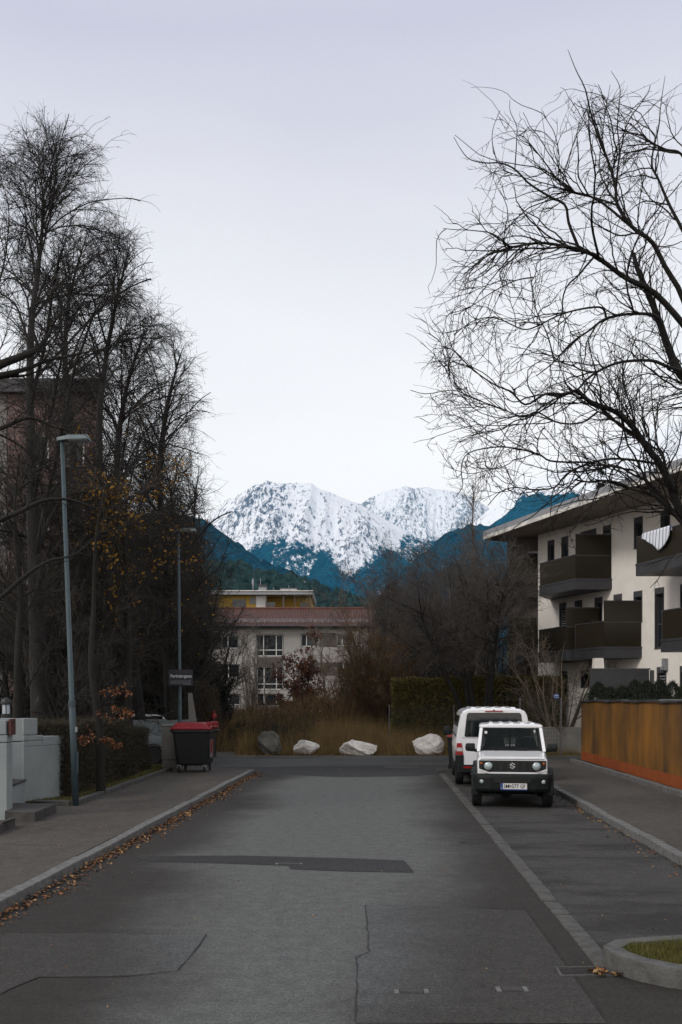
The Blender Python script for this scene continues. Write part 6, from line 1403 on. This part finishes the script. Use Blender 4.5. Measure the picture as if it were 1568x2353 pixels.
vase((at(1060,1690,57).x,57,0),10.6,3.2,'tallest wide bare shrub far behind the green hedge','twig_dim','twig_dim',9,dens=1.5)
# dark conifer behind the shrubs
def conifer(base,h,rad,label,m,n,size=.16,group=None,name='conifer_tree'):
    t = thing(name,label,'tree',base,0,group); P = np.zeros((1,20,3)); P[0,:,2] = np.linspace(0,h,20); R = np.linspace(h*.013,.02,20)[None]
    q,r = grow(P,R,7.5,rad,1.45,9,.07,.06,rk=.008,t0=.06,tfall=.93,rmin=.008,angv=.12); q2,r2 = grow(q,r,5,rad*.3,.8,5,.1,.12,rmin=.006,t0=.15,flat=.6)
    V,Fq = tubes([(P,R,8),(q,r,4)]); link('trunk', fast_mesh('trunk',V,Fq), M['bark'], t)
    c = q2.reshape(-1,3); c = c[rng.integers(0,len(c),n)]+rng.normal(size=(n,3))*.07
    V,Fq = slivers(c,size,.028,-.25); link('crown', fast_mesh('crown',V,Fq), m, t); return t
conifer((at(892,1690,58).x,58,0),8.8,2.9,'dark conifer hidden behind the bare brown shrubs',M['yew'],60000,.22)
conifer((at(1375,1500,62).x,62,0),17.0,2.2,'dark conifer showing above the apartment roof edge',M['yew'],16000,.3)
# hedges by the junction
clipped('clipped_hedge','tall clipped olive green hedge behind the wire fence','hedge',2.25,6.0,43.6,44.8,0,3.1,52000,M['hedge_leaf'],.045)
clipped('clipped_hedge','overgrown olive hedge right of the broad dark tree','hedge',5.85,9.6,43.0,44.3,0,3.15,56000,M['hedge_leaf'],.045)
G4 = 'row of dark conifers below the apartment house'
for i in range(9):
    x = 8.95+i*.37; Y = 34.6-.18*i; h = 2.55+rng.uniform(-.1,.18)+(.18 if i == 8 else 0)
    t = thing('conifer_shrub', ['conifer nearest to the thorny bush in the dark row','second dark conifer from the thorny bush in the row','third dark conifer from the thorny bush in the row','fourth dark conifer from the thorny bush in the row','middle conifer of the dark row below the apartment house','fourth dark conifer from the right end of the row','third dark conifer from the right end of the row','second dark conifer from the right end of the row','tallest dark conifer ending the row on the right'][i],'shrub',(x,Y,.1),0,G4)
    n = 6500; u = rng.uniform(0,1,n); a = rng.uniform(0,2*PI,n); rr = (.50*np.clip(1.25*(1-u**3.5),0,1)**.6)*(rng.uniform(.55,1,n)**.5)*(1+.25*(fbm(a*2,u*6,3,i)-.5))
    c = np.stack([rr*np.cos(a),rr*np.sin(a),u*h],1); V,Fq = slivers(c,.13,.012,.9); link('foliage', fast_mesh('foliage',V,Fq), M['thuja'], t); MB().tube([(0,0,-.05),(0,0,h*.8)],[.05,.015],6).build('trunk',M['bark'],t)

# ---- beech sapling leaves that still hang by the lamp post
for (px,py,Y,n,lb) in ((255,1590,20.9,70,'hanging spray of rusty beech leaves above the hedge'),(262,1628,20.7,110,'wide spray of rusty beech leaves right of the lamp post'),(215,1694,20.2,60,'small spray of rusty leaves close to the lamp post'),(228,1701,20.1,80,'lowest spray of rusty leaves over the hedge top')):
    c = at(px,py,Y); t = thing('leafy_branch',lb,'branch',tuple(c),0,'rusty beech branches by the lamp post')
    P,R = limbs([[(-.5,.25,-.12,.010),(-.2,.1,.0,.008),(.1,0,.03,.006),(.42,-.05,-.08,.003)]],12); q,r = grow(P,R,9,.35,.6,5,.12,.15,rmin=.003)
    V,Fq = tubes([(P,R,5),(q,r,3)]); link('twigs', fast_mesh('twigs',V,Fq), M['bark'], t)
    pts = q.reshape(-1,3); cc = pts[rng.integers(0,len(pts),n)]+rng.normal(size=(n,3))*.03; cc[:,2] -= .03; V,Fq = leaf_cloud(cc,.042,.5,-.5); link('leaves', fast_mesh('leaves',V,Fq), M['rust_leaf'], t)

# ---- ground cover (stuff)
def blades(name, n, area, h, wdt, m, lean=.35, z=0., hv=None):
    x0,x1,y0,y1 = area; p = np.stack([rng.uniform(x0,x1,n),rng.uniform(y0,y1,n),np.full(n,float(z))],1)
    a = rng.normal(size=(n,3))*lean; a[:,2] = 1; a = nrm(a); b = nrm(np.cross(a,rng.normal(size=(n,3))))
    cl = fbm(p[:,0]*.5,p[:,1]*.5,2,9)+rng.normal(size=n)*.12; hh = (h*rng.uniform(.3,1.3,n)*np.clip(cl*1.5+.1,.3,1.4))
    if hv is not None: hh = hh*hv(p)
    hh = hh[:,None]; c = a+np.stack([rng.normal(size=n)*.3,rng.normal(size=n)*.3,np.zeros(n)],1)
    V = np.stack([p-b*wdt,p+b*wdt,p+a*hh],1).reshape(-1,3)
    keep = (hh[:,0] > .02); idx = np.arange(len(V)).reshape(-1,3)[keep]
    return link(name, fast_mesh(name,V,idx), m)
tag(blades('dry_grass',170000,(-6.5,9.5,38.95,48),.95,.0032,M['dry_grass'],.16,-.03,lambda p: np.clip((p[:,1]-38.9)*.55,.12,1.15)*np.where((p[:,0]<-4.2)&(p[:,1]<42),.0,1)),'tall dry straw coloured grass on the verge behind the boulders','grass',kind='stuff')
tag(blades('verge_grass',36000,(-16,14,38.7,41.5),.16,.005,M['green_grass'],.5,-.03,lambda p: np.where((p[:,0]>-5.6)&(p[:,0]<-3.6),.0,1)),'short olive grass along the edge of the verge','grass',kind='stuff')
n = 60000; p = np.stack([rng.uniform(-9,5.5,n),rng.uniform(46,72,n),np.zeros(n)],1); cl = fbm(p[:,0]*.45,p[:,1]*.25,4,17); p[:,2] = rng.uniform(0,1,n)*np.clip(cl*6.2-.9,.3,3.6)*np.interp(p[:,0]/p[:,1]*55,[-8,-3,0,3],[.42,.55,.9,1.1]); V,Fq = slivers(p,.75,.012,1.1)
tag(link('scrub_thicket', fast_mesh('scrub_thicket',V,Fq), M['scrub']),'tangled red-brown leafless scrub behind the dry grass','scrub',kind='stuff')
n = 26000; p = np.stack([rng.uniform(-9.5,-1.2,n),rng.uniform(40.5,47,n),np.zeros(n)],1); p = p[~((p[:,0]>-5.9)&(p[:,0]<-3.4)&(p[:,1]<42.5))]; cl = fbm(p[:,0]*.7,p[:,1]*.6,4,19); p[:,2] = rng.uniform(0,1,len(p))*np.clip(cl*3.2-.6,.1,1.5); V,Fq = slivers(p,.45,.009,.5)
tag(link('dark_bramble', fast_mesh('dark_bramble',V,Fq), M['beech_twig']),'dark tangled bramble at the left end of the verge','bramble',kind='stuff')
n = 9000; u = rng.uniform(19.6,30.6,n); p = np.stack([XG(u)-.17-rng.uniform(0,.9,n),u,np.full(n,.18)],1); b_ = rng.normal(size=(n,3))*.5; b_[:,2]=1; b_=nrm(b_); sd_ = nrm(np.cross(b_,rng.normal(size=(n,3)))); hh = rng.uniform(.02,.07,(n,1)); V = np.stack([p-sd_*.005,p+sd_*.005,p+b_*hh],1).reshape(-1,3)
tag(link('strip_grass', fast_mesh('strip_grass',V,np.arange(len(V)).reshape(-1,3)), M['green_grass']),'mossy yellow green grass on the strip in front of the hedge','grass',kind='stuff')
# grass on the island
n = 60000; lo_, hi_ = np.array([2.2,7.2]), np.array([5.7,9.4]); q = rng.uniform(lo_,hi_,(n,2))
def inside(q, poly):
    r_ = np.zeros(len(q),bool); m_ = len(poly)
    for i in range(m_):
        (x0,y0),(x1,y1) = poly[i],poly[(i+1)%m_]; c = ((y0>q[:,1])!=(y1>q[:,1]))&(q[:,0]<(x1-x0)*(q[:,1]-y0)/(y1-y0+1e-12)+x0); r_ ^= c
    return r_
q = q[inside(q,inn)]; n = len(q); p = np.concatenate([q,np.full((n,1),.12)],1); a = rng.normal(size=(n,3))*.45; a[:,2]=1; a=nrm(a); sd_=nrm(np.cross(a,rng.normal(size=(n,3)))); hh = rng.uniform(.03,.10,(n,1))*(.6+.8*fbm(q[:,0]*4,q[:,1]*4,3,2))[:,None]
V = np.stack([p-sd_*.0028,p+sd_*.0028,p+a*hh+rng.normal(size=(n,3))*.012],1).reshape(-1,3)
tag(link('island_grass', fast_mesh('island_grass',V,np.arange(len(V)).reshape(-1,3)), M['green_grass']),'short olive grass filling the kerbed island','grass',kind='stuff')
# fallen leaves
def litter(name,label,p,size):
    n = len(p); a = nrm(rng.normal(size=(n,3))*np.array([1,1,.35])); b = nrm(np.cross(a,np.array([0,0,1])+rng.normal(size=(n,3))*.35)); s = size*rng.uniform(.5,1.3,(n,1)); up_ = np.array([0,0,1])
    V = np.stack([p-a*s,p+b*s*.55+up_*s*.2,p+a*s,p-b*s*.55+up_*s*.2],1).reshape(-1,3); V[:,2] = np.maximum(V[:,2],.003)
    tag(link(name, fast_mesh(name,V,np.arange(len(V)).reshape(-1,4)), M['dead_leaf']),label,'leaves',kind='stuff')
n = 2700; u = 4+25.5*rng.uniform(0,1,n)**.9; off = np.abs(rng.normal(0,.13,n))*(.45+1.1*fbm(u*.6,u*0,3,4)); p = np.stack([XL(u)+.02+off,u,.008+.05*np.exp(-off/.1)*rng.uniform(0,1,n)],1)
litter('fallen_leaves','brown fallen leaves lying in the left gutter',p,.030)
n = 420; u = rng.uniform(0,1,n); x = 2.75+u*1.9; p = np.stack([x,7.38-.11*(x-2.75)-np.abs(rng.normal(0,.10,n))*(.4+u),.006+.05*rng.uniform(0,1,n)],1); litter('fallen_leaves','drift of brown leaves against the island kerb',p,.032)
n = 1800; p = np.stack([rng.uniform(-3.4,6,n),38.75+np.abs(rng.normal(0,.35,n)),np.full(n,.03)],1); litter('fallen_leaves','dead leaves around the feet of the boulders',p,.05)
n = 260; u = rng.uniform(11,24,n); p = np.stack([XR(u)-np.abs(rng.normal(0,.16,n))-.02,u,np.full(n,.012)],1); litter('fallen_leaves','few dead leaves along the right kerb',p,.028)
n = 500; p = np.stack([rng.uniform(-3.5,5.0,n),rng.uniform(6.6,26,n),np.full(n,.010)],1); p = p[(p[:,0]>XL(p[:,1])+.1)&(p[:,0]<XR(p[:,1])-.1)]; litter('road_debris','scattered small leaf bits on the asphalt',p,.014)
n = 900; u = rng.uniform(14,30,n); p = np.stack([rng.uniform(-5.6,-3.0,n)+.03*(u-14),u,np.full(n,.125)],1); litter('pavement_debris','scattered leaf crumbs and grit on the left pavement',p,.012)
n = 46; p = np.stack([rng.uniform(2.0,2.35,n),rng.uniform(7.85,8.05,n),np.full(n,.02)],1); litter('fallen_leaves','few orange leaves caught on the drain grate',p,.03)
print('faces in plants', NF[0])
